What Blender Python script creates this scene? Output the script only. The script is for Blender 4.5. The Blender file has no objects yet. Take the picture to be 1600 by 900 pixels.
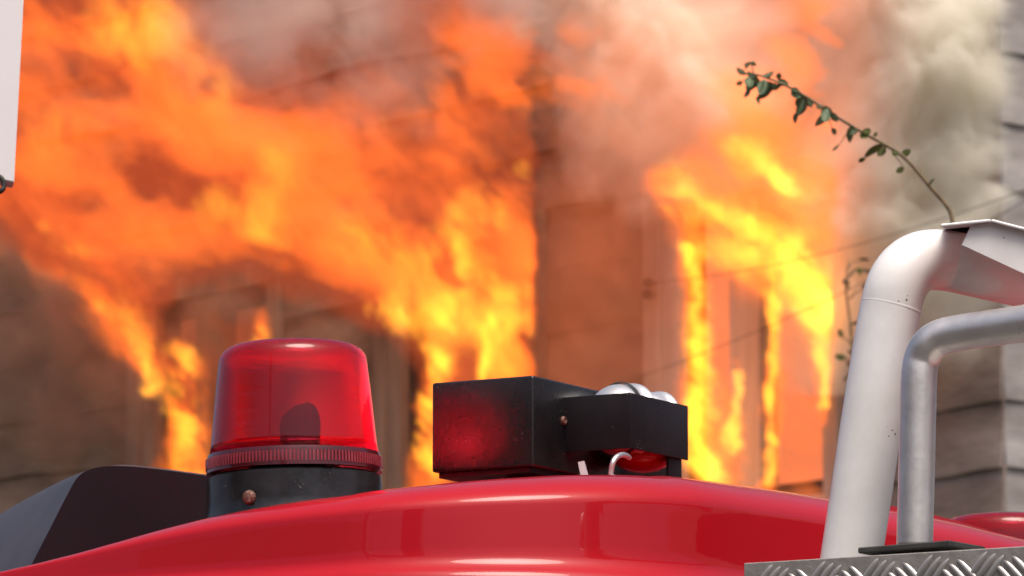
import bpy, bmesh, math, random
import numpy as np
from mathutils import Vector, Matrix

sc = bpy.context.scene
COL = sc.collection
rad = math.radians

# ------------------------------------------------------------------ camera
FPX = 8000.0                      # focal length in photo pixels (1600 wide): a 180 mm lens on 36 mm
CAM = np.array([0.0, 0.0, 1.6])
PITCH = rad(8.6)
cam_d = bpy.data.cameras.new('camera')
cam = bpy.data.objects.new('camera', cam_d)
COL.objects.link(cam)
cam.location = CAM
cam.rotation_euler = (rad(90) + PITCH, 0, 0)
cam_d.sensor_width = 36.0
cam_d.lens = 180.0
cam_d.clip_start = 0.1
cam_d.clip_end = 3000.0
cam_d.dof.use_dof = True
cam_d.dof.focus_distance = 5.15
cam_d.dof.aperture_fstop = 25.0
sc.camera = cam

# ------------------------------------------------------------------ world, sun, exposure
SUN_EL, SUN_AZ = rad(66), rad(160)      # azimuth measured from +Y towards +X: behind the camera, a little to the right
w = bpy.data.worlds.new('World')
sc.world = w
w.use_nodes = True
nt = w.node_tree
nt.nodes.clear()
sky = nt.nodes.new('ShaderNodeTexSky')
sky.sky_type = 'NISHITA'
sky.sun_disc = False
sky.sun_elevation = SUN_EL
sky.sun_rotation = SUN_AZ
sky.dust_density = 7.0
sky.air_density = 0.55
sky.ozone_density = 0.6
bg = nt.nodes.new('ShaderNodeBackground')
bg.inputs['Strength'].default_value = 0.15
wo = nt.nodes.new('ShaderNodeOutputWorld')
nt.links.new(sky.outputs[0], bg.inputs[0])
nt.links.new(bg.outputs[0], wo.inputs[0])

sun_d = bpy.data.lights.new('sun', 'SUN')
sun_d.energy = 1.9
sun_d.angle = rad(32)
sun_d.color = (1.0, 0.92, 0.82)
sun = bpy.data.objects.new('sun', sun_d)
COL.objects.link(sun)
sdir = Vector((math.sin(SUN_AZ) * math.cos(SUN_EL), math.cos(SUN_AZ) * math.cos(SUN_EL), math.sin(SUN_EL)))
sun.rotation_euler = sdir.to_track_quat('Z', 'Y').to_euler()

sc.view_settings.view_transform = 'Standard'
sc.view_settings.look = 'None'
sc.view_settings.exposure = 0.18
sc.view_settings.gamma = 1.0
sc.view_settings.use_curve_mapping = False
cy = sc.cycles
cy.use_denoising = True
cy.use_adaptive_sampling = True
cy.adaptive_threshold = 0.015
cy.max_bounces = 10
cy.diffuse_bounces = 3
cy.glossy_bounces = 4
cy.transmission_bounces = 8
cy.volume_bounces = 8
cy.transparent_max_bounces = 96
cy.sample_clamp_indirect = 2.5
cy.caustics_reflective = False
cy.caustics_refractive = False

# ------------------------------------------------------------------ small helpers
def ray(px, py):
    """unit-depth direction of a photo pixel (used to read sizes and places off the photograph)"""
    px = np.asarray(px, float); py = np.asarray(py, float)
    x = (px - 800) / FPX; v = (450 - py) / FPX
    return np.stack([x, math.cos(PITCH) - v * math.sin(PITCH), math.sin(PITCH) + v * math.cos(PITCH)], -1)

def at(px, py, Y):
    r = ray(px, py)
    return Vector(CAM + r * (Y / r[1]))

def project(p):
    d = np.asarray(p, float) - CAM
    c, s = math.cos(PITCH), math.sin(PITCH)
    dep = d[1] * c + d[2] * s
    up = -d[1] * s + d[2] * c
    return 800 + FPX * d[0] / dep, 450 - FPX * up / dep

def new_obj(name, me, parent=None):
    o = bpy.data.objects.new(name, me)
    COL.objects.link(o)
    if parent is not None:
        o.parent = parent
    return o

def thing(name, label, cat, loc=(0, 0, 0), group=None, kind=None):
    o = new_obj(name, None)
    o.location = loc
    tag(o, label, cat, group, kind)
    return o

def tag(o, label=None, cat=None, group=None, kind=None):
    if label: o['label'] = label
    if cat: o['category'] = cat
    if group: o['group'] = group
    if kind: o['kind'] = kind
    return o

def mesh_of(bm, name, mat=None, smooth=False):
    me = bpy.data.meshes.new(name)
    bmesh.ops.recalc_face_normals(bm, faces=bm.faces[:])
    bm.to_mesh(me); bm.free()
    if mat: me.materials.append(mat)
    if smooth:
        me.shade_smooth()
    return me

def build(name, bm, mat, parent=None, smooth=False, sharp=None):
    me = mesh_of(bm, name, mat, smooth)
    if sharp is not None:
        me.shade_smooth()
        me.set_sharp_from_angle(angle=rad(sharp))
    o = new_obj(name, me)
    if parent is not None:
        o.parent = parent
        o.matrix_parent_inverse = Matrix.Translation(-Vector(parent_loc(parent)))
    return o

def parent_loc(p):
    v = Vector((0, 0, 0))
    while p is not None:
        if p.type == 'MESH': return v          # built in world coordinates
        v = v + Vector(p.location); p = p.parent
    return v

def bm_box(bm, o, ex, ey, ez, bevel=0.0, seg=2):
    """box from corner o with edge vectors"""
    o = Vector(o); ex = Vector(ex); ey = Vector(ey); ez = Vector(ez)
    vs = [bm.verts.new(o + ex * a + ey * b + ez * c) for c in (0, 1) for b in (0, 1) for a in (0, 1)]
    q = [(0, 2, 3, 1), (4, 5, 7, 6), (0, 1, 5, 4), (2, 6, 7, 3), (0, 4, 6, 2), (1, 3, 7, 5)]
    fs = [bm.faces.new([vs[i] for i in f]) for f in q]
    if bevel > 0:
        es = list({e for f in fs for e in f.edges})
        bmesh.ops.bevel(bm, geom=es, offset=bevel, segments=seg, affect='EDGES', profile=0.6)
    return vs

def bm_tube(bm, pts, r, seg=16, cap=True, radii=None):
    pts = [Vector(p) for p in pts]
    n = len(pts)
    t0 = (pts[1] - pts[0]).normalized()
    ref = Vector((0, 0, 1)) if abs(t0.z) < 0.9 else Vector((0, 1, 0))
    nrm = t0.cross(ref).normalized()
    rings = []
    for i, p in enumerate(pts):
        t = ((pts[min(i + 1, n - 1)] - p).normalized() + (p - pts[max(i - 1, 0)]).normalized()).normalized()
        nrm = (nrm - t * nrm.dot(t)).normalized()
        b = t.cross(nrm)
        rr = radii[i] if radii else r
        rings.append([bm.verts.new(p + nrm * rr * math.cos(2 * math.pi * k / seg) + b * rr * math.sin(2 * math.pi * k / seg)) for k in range(seg)])
    for a, b in zip(rings[:-1], rings[1:]):
        for k in range(seg):
            bm.faces.new((a[k], a[(k + 1) % seg], b[(k + 1) % seg], b[k]))
    if cap:
        bm.faces.new(rings[0][::-1]); bm.faces.new(rings[-1])
    return rings

def bm_lathe(bm, prof, seg=48, mtx=None, close=False):
    """profile [(r,z)...] turned about z"""
    mtx = mtx or Matrix.Identity(4)
    rings = []
    for r, z in prof:
        if r < 1e-6:
            rings.append([bm.verts.new(mtx @ Vector((0, 0, z)))])
        else:
            rings.append([bm.verts.new(mtx @ Vector((r * math.cos(2 * math.pi * k / seg), r * math.sin(2 * math.pi * k / seg), z))) for k in range(seg)])
    pairs = list(zip(rings[:-1], rings[1:]))
    if close: pairs.append((rings[-1], rings[0]))
    for a, b in pairs:
        for k in range(seg):
            k2 = (k + 1) % seg
            if len(a) == 1 and len(b) == 1: continue
            if len(a) == 1: bm.faces.new((a[0], b[k2], b[k]))
            elif len(b) == 1: bm.faces.new((a[k], a[k2], b[0]))
            else: bm.faces.new((a[k], a[k2], b[k2], b[k]))

def bezier_path(pts, n=8):
    """Catmull-Rom through points"""
    P = [Vector(p) for p in pts]
    P = [P[0] * 2 - P[1]] + P + [P[-1] * 2 - P[-2]]
    out = []
    for i in range(1, len(P) - 2):
        for k in range(n):
            t = k / n
            a, b, c, d = P[i - 1], P[i], P[i + 1], P[i + 2]
            out.append(0.5 * ((2 * b) + (c - a) * t + (2 * a - 5 * b + 4 * c - d) * t * t + (3 * b - a - 3 * c + d) * t ** 3))
    out.append(P[-2])
    return out

# ------------------------------------------------------------------ materials
def mat_new(name):
    m = bpy.data.materials.new(name)
    m.use_nodes = True
    nt = m.node_tree
    b = nt.nodes['Principled BSDF']
    return m, nt, b

def N(nt, typ, **kw):
    n = nt.nodes.new(typ)
    for k, v in kw.items():
        if k in n.inputs: n.inputs[k].default_value = v
        else: setattr(n, k, v)
    return n

def ramp(nt, fac, stops):
    r = nt.nodes.new('ShaderNodeValToRGB')
    e = r.color_ramp.elements
    while len(e) < len(stops): e.new(0.5)
    for el, (p, c) in zip(e, stops):
        el.position = p; el.color = tuple(c) + (1,)
    nt.links.new(fac, r.inputs[0])
    return r.outputs[0]

def noise_mat(name, c1, c2, scale=5, rough=0.6, metallic=0.0, bump=0.0, bscale=60, coat=0.0, stretch=(1, 1, 1), detail=6, rvar=0.0, lo=0.35, hi=0.65, spec=0.5):
    m, nt, b = mat_new(name)
    tc = N(nt, 'ShaderNodeTexCoord')
    mp = N(nt, 'ShaderNodeMapping'); mp.inputs['Scale'].default_value = stretch
    nt.links.new(tc.outputs['Object'], mp.inputs[0])
    n1 = N(nt, 'ShaderNodeTexNoise', Scale=scale, Detail=detail, Roughness=0.6)
    nt.links.new(mp.outputs[0], n1.inputs['Vector'])
    nt.links.new(ramp(nt, n1.outputs[0], [(lo, c1), (hi, c2)]), b.inputs['Base Color'])
    b.inputs['Roughness'].default_value = rough
    b.inputs['Metallic'].default_value = metallic
    b.inputs['Coat Weight'].default_value = coat
    b.inputs['Specular IOR Level'].default_value = spec
    if rvar:
        n3 = N(nt, 'ShaderNodeTexNoise', Scale=scale * 3, Detail=5)
        nt.links.new(mp.outputs[0], n3.inputs['Vector'])
        mr = N(nt, 'ShaderNodeMapRange'); mr.inputs['To Min'].default_value = rough - rvar; mr.inputs['To Max'].default_value = rough + rvar
        nt.links.new(n3.outputs[0], mr.inputs[0]); nt.links.new(mr.outputs[0], b.inputs['Roughness'])
    if bump:
        n2 = N(nt, 'ShaderNodeTexNoise', Scale=bscale, Detail=6)
        nt.links.new(mp.outputs[0], n2.inputs['Vector'])
        bp = N(nt, 'ShaderNodeBump', Strength=bump, Distance=0.01)
        nt.links.new(n2.outputs[0], bp.inputs['Height'])
        nt.links.new(bp.outputs[0], b.inputs['Normal'])
    return m

M = {}
# weathered cladding: brown grey with vertical and horizontal stains
M['siding'] = noise_mat('weathered_siding', (0.16, 0.095, 0.062), (0.36, 0.245, 0.175), scale=1.6, rough=0.85, bump=0.5, bscale=9, stretch=(1, 1, 2.6), detail=9, lo=0.3, hi=0.7, spec=0.2)
M['siding_mid'] = noise_mat('haze_paled_siding', (0.19, 0.145, 0.125), (0.40, 0.33, 0.295), scale=1.6, rough=0.85, bump=0.5, bscale=9, stretch=(1, 1, 2.6), detail=9, lo=0.3, hi=0.7, spec=0.2)  # paler copy near the corner: smoke veil put into the colour
M['casing_sooty'] = noise_mat('sooty_casing_wood', (0.20, 0.13, 0.09), (0.40, 0.28, 0.20), scale=5, rough=0.85, bump=0.4, bscale=25, stretch=(1, 1, 0.15), spec=0.2)
M['siding_grey'] = noise_mat('grey_siding', (0.24, 0.215, 0.205), (0.46, 0.43, 0.42), scale=1.6, rough=0.85, bump=0.5, bscale=9, stretch=(1, 1, 2.6), detail=9, lo=0.3, hi=0.7, spec=0.2)  # same cladding on the end wall, sky light put into its colour
M['casing'] = noise_mat('grey_casing_wood', (0.45, 0.37, 0.31), (0.66, 0.57, 0.49), scale=5, rough=0.8, bump=0.4, bscale=25, stretch=(1, 1, 0.15), spec=0.2)
M['char'] = noise_mat('charred_wood', (0.012, 0.010, 0.009), (0.05, 0.035, 0.028), scale=4, rough=0.9, bump=0.4, bscale=20)
M['sheath'] = noise_mat('wall_sheathing', (0.07, 0.05, 0.04), (0.13, 0.1, 0.08), scale=3, rough=0.9)
M['roof'] = noise_mat('roof_sheet', (0.08, 0.07, 0.065), (0.14, 0.12, 0.11), scale=2, rough=0.7)
M['ground'] = noise_mat('ground_dirt', (0.05, 0.06, 0.03), (0.12, 0.10, 0.07), scale=0.8, rough=0.95)
M['road'] = noise_mat('asphalt', (0.035, 0.035, 0.036), (0.065, 0.063, 0.06), scale=6, rough=0.85, bump=0.3, bscale=120)
M['wire'] = noise_mat('wire_black', (0.02, 0.02, 0.02), (0.04, 0.035, 0.03), scale=8, rough=0.6)
M['white_paint'] = noise_mat('white_paint', (0.74, 0.72, 0.70), (0.88, 0.875, 0.87), scale=9, rough=0.33, coat=0.25, bump=0.03, bscale=80, rvar=0.08)
M['panel'] = noise_mat('white_panel', (0.84, 0.79, 0.80), (0.90, 0.86, 0.87), scale=4, rough=0.4)
M['black_plastic'] = noise_mat('black_plastic', (0.006, 0.006, 0.007), (0.014, 0.013, 0.014), scale=20, rough=0.27, bump=0.03, bscale=45, rvar=0.05, spec=0.6)
M['dark_plate'] = noise_mat('dark_plate', (0.010, 0.009, 0.011), (0.018, 0.016, 0.018), scale=12, rough=0.45, bump=0.03, bscale=200, spec=0.22)
M['rubber'] = noise_mat('rubber', (0.025, 0.025, 0.024), (0.06, 0.06, 0.055), scale=30, rough=0.7)
M['steel'] = noise_mat('brushed_steel', (0.74, 0.71, 0.68), (0.86, 0.83, 0.80), scale=30, rough=0.44, metallic=1.0, bump=0.03, bscale=140, rvar=0.06)
M['chrome'] = noise_mat('chrome', (0.78, 0.78, 0.78), (0.9, 0.9, 0.9), scale=8, rough=0.3, metallic=0.75, rvar=0.05)
M['tread'] = noise_mat('aluminium_plate', (0.30, 0.275, 0.255), (0.42, 0.39, 0.365), scale=40, rough=0.5, metallic=0.45, bump=0.1, bscale=160, rvar=0.1)
M['tread_bar'] = noise_mat('worn_aluminium', (0.42, 0.40, 0.38), (0.58, 0.56, 0.54), scale=60, rough=0.35, metallic=0.6)
M['base_black'] = noise_mat('black_base', (0.008, 0.009, 0.010), (0.022, 0.024, 0.026), scale=25, rough=0.22, bump=0.05, bscale=60, rvar=0.1)
M['rust'] = noise_mat('rusty_screw', (0.10, 0.03, 0.018), (0.25, 0.15, 0.12), scale=200, rough=0.6, metallic=0.3)
M['leaf'] = noise_mat('green_leaf', (0.10, 0.17, 0.08), (0.28, 0.36, 0.20), scale=40, rough=0.45)
M['leaf_young'] = noise_mat('young_leaf', (0.12, 0.18, 0.04), (0.22, 0.28, 0.08), scale=40, rough=0.45)
M['leaf_dry'] = noise_mat('dry_leaf', (0.14, 0.11, 0.07), (0.24, 0.19, 0.12), scale=30, rough=0.7)
M['stem'] = noise_mat('stem_bark', (0.13, 0.09, 0.05), (0.24, 0.18, 0.09), scale=60, rough=0.7)
M['visor'] = noise_mat('visor_dark', (0.008, 0.005, 0.008), (0.014, 0.009, 0.013), scale=3, rough=0.42, spec=0.3)
M['visor_flank'] = noise_mat('visor_flank', (0.032, 0.028, 0.029), (0.05, 0.044, 0.045), scale=14, rough=0.38)
M['glass_dark'] = noise_mat('cab_glass', (0.01, 0.012, 0.014), (0.02, 0.022, 0.024), scale=2, rough=0.05)
M['plastic_white'] = noise_mat('white_tag', (0.5, 0.52, 0.55), (0.65, 0.66, 0.68), scale=30, rough=0.45)

def specks(m, col, scale=90.0, thr=0.10, rough=None):
    nt = m.node_tree; b = nt.nodes['Principled BSDF']
    tc = N(nt, 'ShaderNodeTexCoord')
    v = N(nt, 'ShaderNodeTexVoronoi', Scale=scale); nt.links.new(tc.outputs['Object'], v.inputs['Vector'])
    n = N(nt, 'ShaderNodeTexNoise', Scale=scale * 0.13, Detail=4); nt.links.new(tc.outputs['Object'], n.inputs['Vector'])
    mr = N(nt, 'ShaderNodeMapRange'); mr.inputs['From Min'].default_value = 0.58; mr.inputs['From Max'].default_value = 0.75; mr.inputs['To Min'].default_value = 0.0; mr.inputs['To Max'].default_value = thr * 2.2
    nt.links.new(n.outputs[0], mr.inputs[0])
    lt = N(nt, 'ShaderNodeMath', operation='LESS_THAN'); nt.links.new(v.outputs['Distance'], lt.inputs[0]); nt.links.new(mr.outputs[0], lt.inputs[1])
    mx = N(nt, 'ShaderNodeMix', data_type='RGBA')
    src = b.inputs['Base Color'].links[0].from_socket
    nt.links.new(lt.outputs[0], mx.inputs['Factor']); nt.links.new(src, mx.inputs['A']); mx.inputs['B'].default_value = tuple(col) + (1,)
    nt.links.new(mx.outputs['Result'], b.inputs['Base Color'])
specks(M['white_paint'], (0.16, 0.14, 0.13), 170, 0.17)
specks(M['dark_plate'], (0.28, 0.27, 0.27), 300, 0.17)
specks(M['black_plastic'], (0.16, 0.15, 0.15), 300, 0.16)
specks(M['base_black'], (0.12, 0.11, 0.10), 260, 0.16)
specks(M['steel'], (0.12, 0.10, 0.09), 150, 0.18)
def paint_mat():
    m, nt, b = mat_new('red_car_paint')
    tc = N(nt, 'ShaderNodeTexCoord')
    n1 = N(nt, 'ShaderNodeTexNoise', Scale=2.5, Detail=6)
    nt.links.new(tc.outputs['Object'], n1.inputs['Vector'])
    nt.links.new(ramp(nt, n1.outputs[0], [(0.3, (0.38, 0.003, 0.008)), (0.7, (0.45, 0.004, 0.012))]), b.inputs['Base Color'])
    b.inputs['Roughness'].default_value = 0.4
    b.inputs['Coat Weight'].default_value = 0.7
    b.inputs['Specular IOR Level'].default_value = 0.08
    b.inputs['Coat Roughness'].default_value = 0.035
    b.inputs['Coat IOR'].default_value = 1.5
    n3 = N(nt, 'ShaderNodeTexNoise', Scale=38, Detail=8, Roughness=0.7)
    nt.links.new(tc.outputs['Object'], n3.inputs['Vector'])
    nt.links.new(ramp(nt, n3.outputs[0], [(0.45, (0.02, 0.02, 0.02)), (0.8, (0.16, 0.16, 0.16))]), b.inputs['Coat Roughness'])
    n2 = N(nt, 'ShaderNodeTexNoise', Scale=14, Detail=3)
    nt.links.new(tc.outputs['Object'], n2.inputs['Vector'])
    bp = N(nt, 'ShaderNodeBump', Strength=0.05, Distance=0.004)
    nt.links.new(n2.outputs[0], bp.inputs['Height'])
    nt.links.new(bp.outputs[0], b.inputs['Coat Normal'])
    return m
M['red_paint'] = paint_mat()

def lens_mat():
    m, nt, b = mat_new('red_lens')
    b.inputs['Base Color'].default_value = (1.0, 0.03, 0.10, 1)
    b.inputs['Transmission Weight'].default_value = 0.96
    b.inputs['Roughness'].default_value = 0.10
    b.inputs['IOR'].default_value = 1.12
    b.inputs['Coat Weight'].default_value = 1.0
    b.inputs['Coat Roughness'].default_value = 0.06
    tr = N(nt, 'ShaderNodeBsdfTranslucent'); tr.inputs[0].default_value = (1.0, 0.03, 0.12, 1)
    mx = N(nt, 'ShaderNodeMixShader'); mx.inputs[0].default_value = 0.24
    out = nt.nodes['Material Output']
    nt.links.new(b.outputs[0], mx.inputs[1]); nt.links.new(tr.outputs[0], mx.inputs[2])
    nt.links.new(mx.outputs[0], out.inputs[0])
    tc = N(nt, 'ShaderNodeTexCoord')
    mp = N(nt, 'ShaderNodeMapping'); mp.inputs['Scale'].default_value = (14, 14, 110)
    nt.links.new(tc.outputs['Object'], mp.inputs[0])
    n1 = N(nt, 'ShaderNodeTexNoise', Scale=1.0, Detail=4)
    nt.links.new(mp.outputs[0], n1.inputs['Vector'])
    bp = N(nt, 'ShaderNodeBump', Strength=0.15, Distance=0.004)
    bp2 = N(nt, 'ShaderNodeBump', Strength=0.12, Distance=0.002); nt.links.new(n1.outputs[0], bp2.inputs['Height']); nt.links.new(bp2.outputs[0], b.inputs['Coat Normal'])
    nt.links.new(n1.outputs[0], bp.inputs['Height'])
    nt.links.new(bp.outputs[0], b.inputs['Normal'])
    return m
M['lens'] = lens_mat()
def lamp_mat():
    m, nt, b = mat_new('lit_bulb')
    b.inputs['Base Color'].default_value = (0.8, 0.7, 0.6, 1)
    b.inputs['Emission Color'].default_value = (1.0, 0.72, 0.42, 1)
    b.inputs['Emission Strength'].default_value = 800.0
    return m
M['bulb_lit'] = lamp_mat()
M['rim'] = noise_mat('dark_red_rim', (0.05, 0.002, 0.006), (0.09, 0.003, 0.01), scale=40, rough=0.2, coat=0.5)
M['rib'] = noise_mat('red_rib', (0.22, 0.03, 0.045), (0.34, 0.06, 0.08), scale=40, rough=0.15, coat=0.6)

def gas_mat(name, emis=None, strength=1.0, absorb=0.0, acol=(0.5, 0.5, 0.5), scatter=0.0, scol=(0.8, 0.8, 0.8)):
    """even gas: light given off, absorbed and scattered per metre; the body's own thickness gives the rest"""
    m = bpy.data.materials.new(name)
    m.use_nodes = True
    nt = m.node_tree
    nt.nodes.clear()
    out = nt.nodes.new('ShaderNodeOutputMaterial')
    last = None
    def add(sh):
        nonlocal last
        if last is None: last = sh; return
        a = nt.nodes.new('ShaderNodeAddShader')
        nt.links.new(last.outputs[0], a.inputs[0]); nt.links.new(sh.outputs[0], a.inputs[1]); last = a
    if emis:
        e = nt.nodes.new('ShaderNodeEmission'); e.inputs[0].default_value = tuple(emis) + (1,); e.inputs[1].default_value = strength; add(e)
    if absorb:
        e = nt.nodes.new('ShaderNodeVolumeAbsorption'); e.inputs['Color'].default_value = tuple(acol) + (1,); e.inputs['Density'].default_value = absorb; add(e)
    if scatter:
        e = nt.nodes.new('ShaderNodeVolumeScatter'); e.inputs['Color'].default_value = tuple(scol) + (1,); e.inputs['Density'].default_value = scatter; e.inputs['Anisotropy'].default_value = -0.15; add(e)
    nt.links.new(last.outputs[0], out.inputs['Volume'])
    return m

# ================================================================== THE SETTING
bm = bmesh.new()
bmesh.ops.create_grid(bm, x_segments=8, y_segments=8, size=1200)
g = build('ground', bm, M['ground']); tag(g, kind='structure')
bm = bmesh.new()
bm_box(bm, (-300, -6, 0.0), (600, 0, 0), (0, 16, 0), (0, 0, 0.02))
r_ = build('road', bm, M['road']); tag(r_, kind='structure')

# ------------------------------------------------------------------ the burning house
TH = rad(50)                                # the long wall runs away to the left at this angle
U = np.array([-math.cos(TH), math.sin(TH), 0.0])      # along the long wall, away from the corner
NW = np.array([-math.sin(TH), -math.cos(TH), 0.0])    # out of the long wall
C0 = np.array(at(1560, 450, 30.0)); C0[2] = 0.0       # the corner of the house
UR = np.array([math.sin(TH), math.cos(TH), 0.0])      # along the end wall, away from the corner
NR = np.array([math.cos(TH), -math.sin(TH), 0.0])

def Wp(t, z, o=0.0): return Vector(C0 + U * t + NW * o + np.array([0, 0, z]))
def Rp(t, z, o=0.0): return Vector(C0 + UR * t + NR * o + np.array([0, 0, z]))

def on_wall(px, py, o=0.0):
    """world points where pixel rays meet the wall plane moved out by o"""
    r = ray(px, py)
    k = ((C0 - CAM) @ NW + o) / (r @ NW)
    return CAM + r * k[..., None]

def wall_t(px, py=600): return float((on_wall(np.array(px, float), np.array(py, float)) - C0) @ U)
def wall_z(px, py): return float(on_wall(np.array(px, float), np.array(py, float))[2])

EAVE = 11.2
LEN, DEP = 21.0, 8.0
WIN = [(1300, 1075), (838, 640), (430, 255)]        # right and left jamb of each window in the photograph
wins = [(wall_t(a), wall_t(b)) for a, b in WIN]
SILL = wall_z(1180, 762)
HEAD = SILL + 1.75

house = thing('burning_house', 'weathered two-storey house with lapped wavy cladding and fire in its upper windows', 'house', tuple(C0))
rng = random.Random(4)

def wall_rects(length, openings, z0, z1):
    rects = []; t = 0.0
    for a, b in sorted(openings):
        rects.append((t, a, z0, z1)); rects.append((a, b, z0, SILL)); rects.append((a, b, HEAD, z1)); t = b
    rects.append((t, length, z0, z1))
    return rects
bm = bmesh.new()
for a, b, z0, z1 in wall_rects(LEN, wins, 0, EAVE):
    bm_box(bm, Wp(a, z0, -0.16), Vector(U) * (b - a), Vector(NW) * 0.16, (0, 0, z1 - z0))
build('wall', bm, M['sheath'], house)
bm = bmesh.new()
bm_box(bm, Rp(0.165, 0, -0.16), Vector(UR) * (DEP - 0.165), Vector(NR) * 0.16, (0, 0, EAVE))
build('wall', bm, M['sheath'], house)
bm = bmesh.new()
bm_box(bm, Wp(LEN, 0, -DEP), Vector(U) * 0.16, Vector(NW) * (DEP - 0.001), (0, 0, EAVE))
build('wall', bm, M['sheath'], house)
bm = bmesh.new()
bm_box(bm, Wp(0.17, 0, -DEP), Vector(U) * (LEN - 0.18), Vector(NW) * 0.16, (0, 0, EAVE))
build('wall', bm, M['char'], house)
bm = bmesh.new()
bm_box(bm, Wp(0.17, SILL - 0.75, -DEP + 0.17), Vector(U) * (LEN - 0.18), Vector(NW) * (DEP - 0.34), (0, 0, 0.2))
build('upper_floor', bm, M['char'], house)
bm = bmesh.new()
bm_box(bm, Wp(0.17, 0, -3.2), Vector(U) * (LEN - 0.18), Vector(NW) * 0.12, (0, 0, EAVE))
build('inner_wall', bm, M['char'], house)
bm = bmesh.new()     # low hipped roof
e = 0.35
c = [Wp(-e, EAVE, e), Wp(LEN + e, EAVE, e), Wp(LEN + e, EAVE, -DEP - e), Wp(-e, EAVE, -DEP - e)]
top = [Wp(DEP / 2, EAVE + 2.2, -DEP / 2), Wp(LEN - DEP / 2, EAVE + 2.2, -DEP / 2)]
vb = [bm.verts.new(p) for p in c]; vt = [bm.verts.new(p) for p in top]
bm.faces.new((vb[0], vb[1], vt[1], vt[0])); bm.faces.new((vb[1], vb[2], vt[1])); bm.faces.new((vb[2], vb[3], vt[0], vt[1])); bm.faces.new((vb[3], vb[0], vt[0])); bm.faces.new(vb[::-1])
build('roof', bm, M['roof'], house)

# lapped courses of wavy cladding, each strip its own piece
def wob(seed):
    r = random.Random(seed)
    k = [(r.uniform(0.6, 1.4), r.uniform(0, 6.3), r.uniform(0.4, 1.0)) for _ in range(3)] + [(r.uniform(3, 5), r.uniform(0, 6.3), 0.3)]
    return lambda t: sum(a * math.sin(f * t * 2.2 + p) for f, p, a in k) / 2.2
def strip(place, t0, t1, z0, z1, seed, mat='siding'):
    n = max(2, int((t1 - t0) / 0.14))
    f, gk, h = wob(seed), wob(seed + 1000), wob(seed + 2000)
    bm = bmesh.new(); rows = []
    for i in range(n + 1):
        t = t0 + (t1 - t0) * i / n
        dz = 0.03 * f(t)
        ob = 0.033 + 0.010 * gk(t)
        om = 0.026 + 0.012 * h(t)
        rows.append([bm.verts.new(place(t, z, o)) for z, o in ((z1 + 0.03, 0.004), (z1 + 0.03, 0.016), ((z0 + z1) / 2, om + 0.012), (z0 + dz, ob + 0.012), (z0 + dz, ob - 0.006))])
    for a, b in zip(rows[:-1], rows[1:]):
        for k in range(5):
            bm.faces.new((a[k], a[(k + 1) % 5], b[(k + 1) % 5], b[k]))
    bm.faces.new(rows[0][::-1]); bm.faces.new(rows[-1])
    return build('siding_strip', bm, M[mat], house, sharp=40)
CAS = 0.34
PITCHZ = 0.415
z_rows = [SILL - 0.08 + PITCHZ * k for k in range(-12, 15)]
seed = 0
for z0 in z_rows:
    if z0 < 0.0: continue
    z1 = min(z0 + PITCHZ, EAVE - 0.04)
    if z1 - z0 < 0.1: continue
    spans = [(-0.05, LEN)]
    spans = [(-0.05, wins[0][0] - CAS * 0.45), (wins[0][0] - CAS * 0.45, LEN)]
    if z1 > SILL - 0.02 and z0 < HEAD + 0.1:
        spans = []; t = -0.05
        for a, b in sorted(wins):
            spans.append((t, a - CAS * 0.45)); t = b + CAS
        spans.append((t, LEN))
    for a, b in spans:
        cuts = [a]
        while cuts[-1] < b - 3.4: cuts.append(cuts[-1] + rng.uniform(2.0, 3.0))
        cuts.append(b)
        for p, q in zip(cuts[:-1], cuts[1:]):
            seed += 1
            strip(Wp, p, q - 0.006, z0, z1, seed, 'siding_mid' if q <= wins[0][0] else 'siding')
    seed += 1
    strip(Rp, -0.0, 3.9, z0 + 0.02, z1 + 0.02, seed + 500, 'siding_grey')
    strip(Rp, 3.91, DEP, z0 + 0.02, z1 + 0.02, seed + 700, 'siding_grey')

# window openings: casing boards, mullion post, sill, charred reveals; the glass has burst
for wi, (a, b) in enumerate(wins):
    win = new_obj('window', None, house)
    win.location = Wp((a + b) / 2, SILL) - Vector(C0)
    wd = b - a
    def board(name, t0, t1, z0, z1, o0, o1, mat='casing' if wi == 0 else 'casing_sooty'):
        bm = bmesh.new()
        bm_box(bm, Wp(t0, z0, o0), Vector(U) * (t1 - t0), Vector(NW) * (o1 - o0), (0, 0, z1 - z0), bevel=0.004, seg=1)
        return build(name, bm, M[mat], win)
    board('casing_board', a - 0.13, a - 0.003, SILL - 0.1, HEAD + 0.1, -0.05, 0.09)
    board('casing_board', b + 0.003, b + 0.165, SILL - 0.1, HEAD + 0.1, -0.05, 0.075)
    board('casing_board', b + 0.17, b + 0.33, SILL - 0.1, HEAD + 0.1, -0.05, 0.09)
    board('head_board', a - 0.13, b + 0.33, HEAD + 0.105, HEAD + 0.26, -0.05, 0.095)
    board('sill_board', a - 0.16, b + 0.36, SILL - 0.19, SILL - 0.105, -0.05, 0.11)
    mid = (a + b) / 2
    board('mullion', mid - 0.02 * wd, mid + 0.19 * wd, SILL - 0.1, HEAD + 0.1, -0.14, 0.02)

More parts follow.
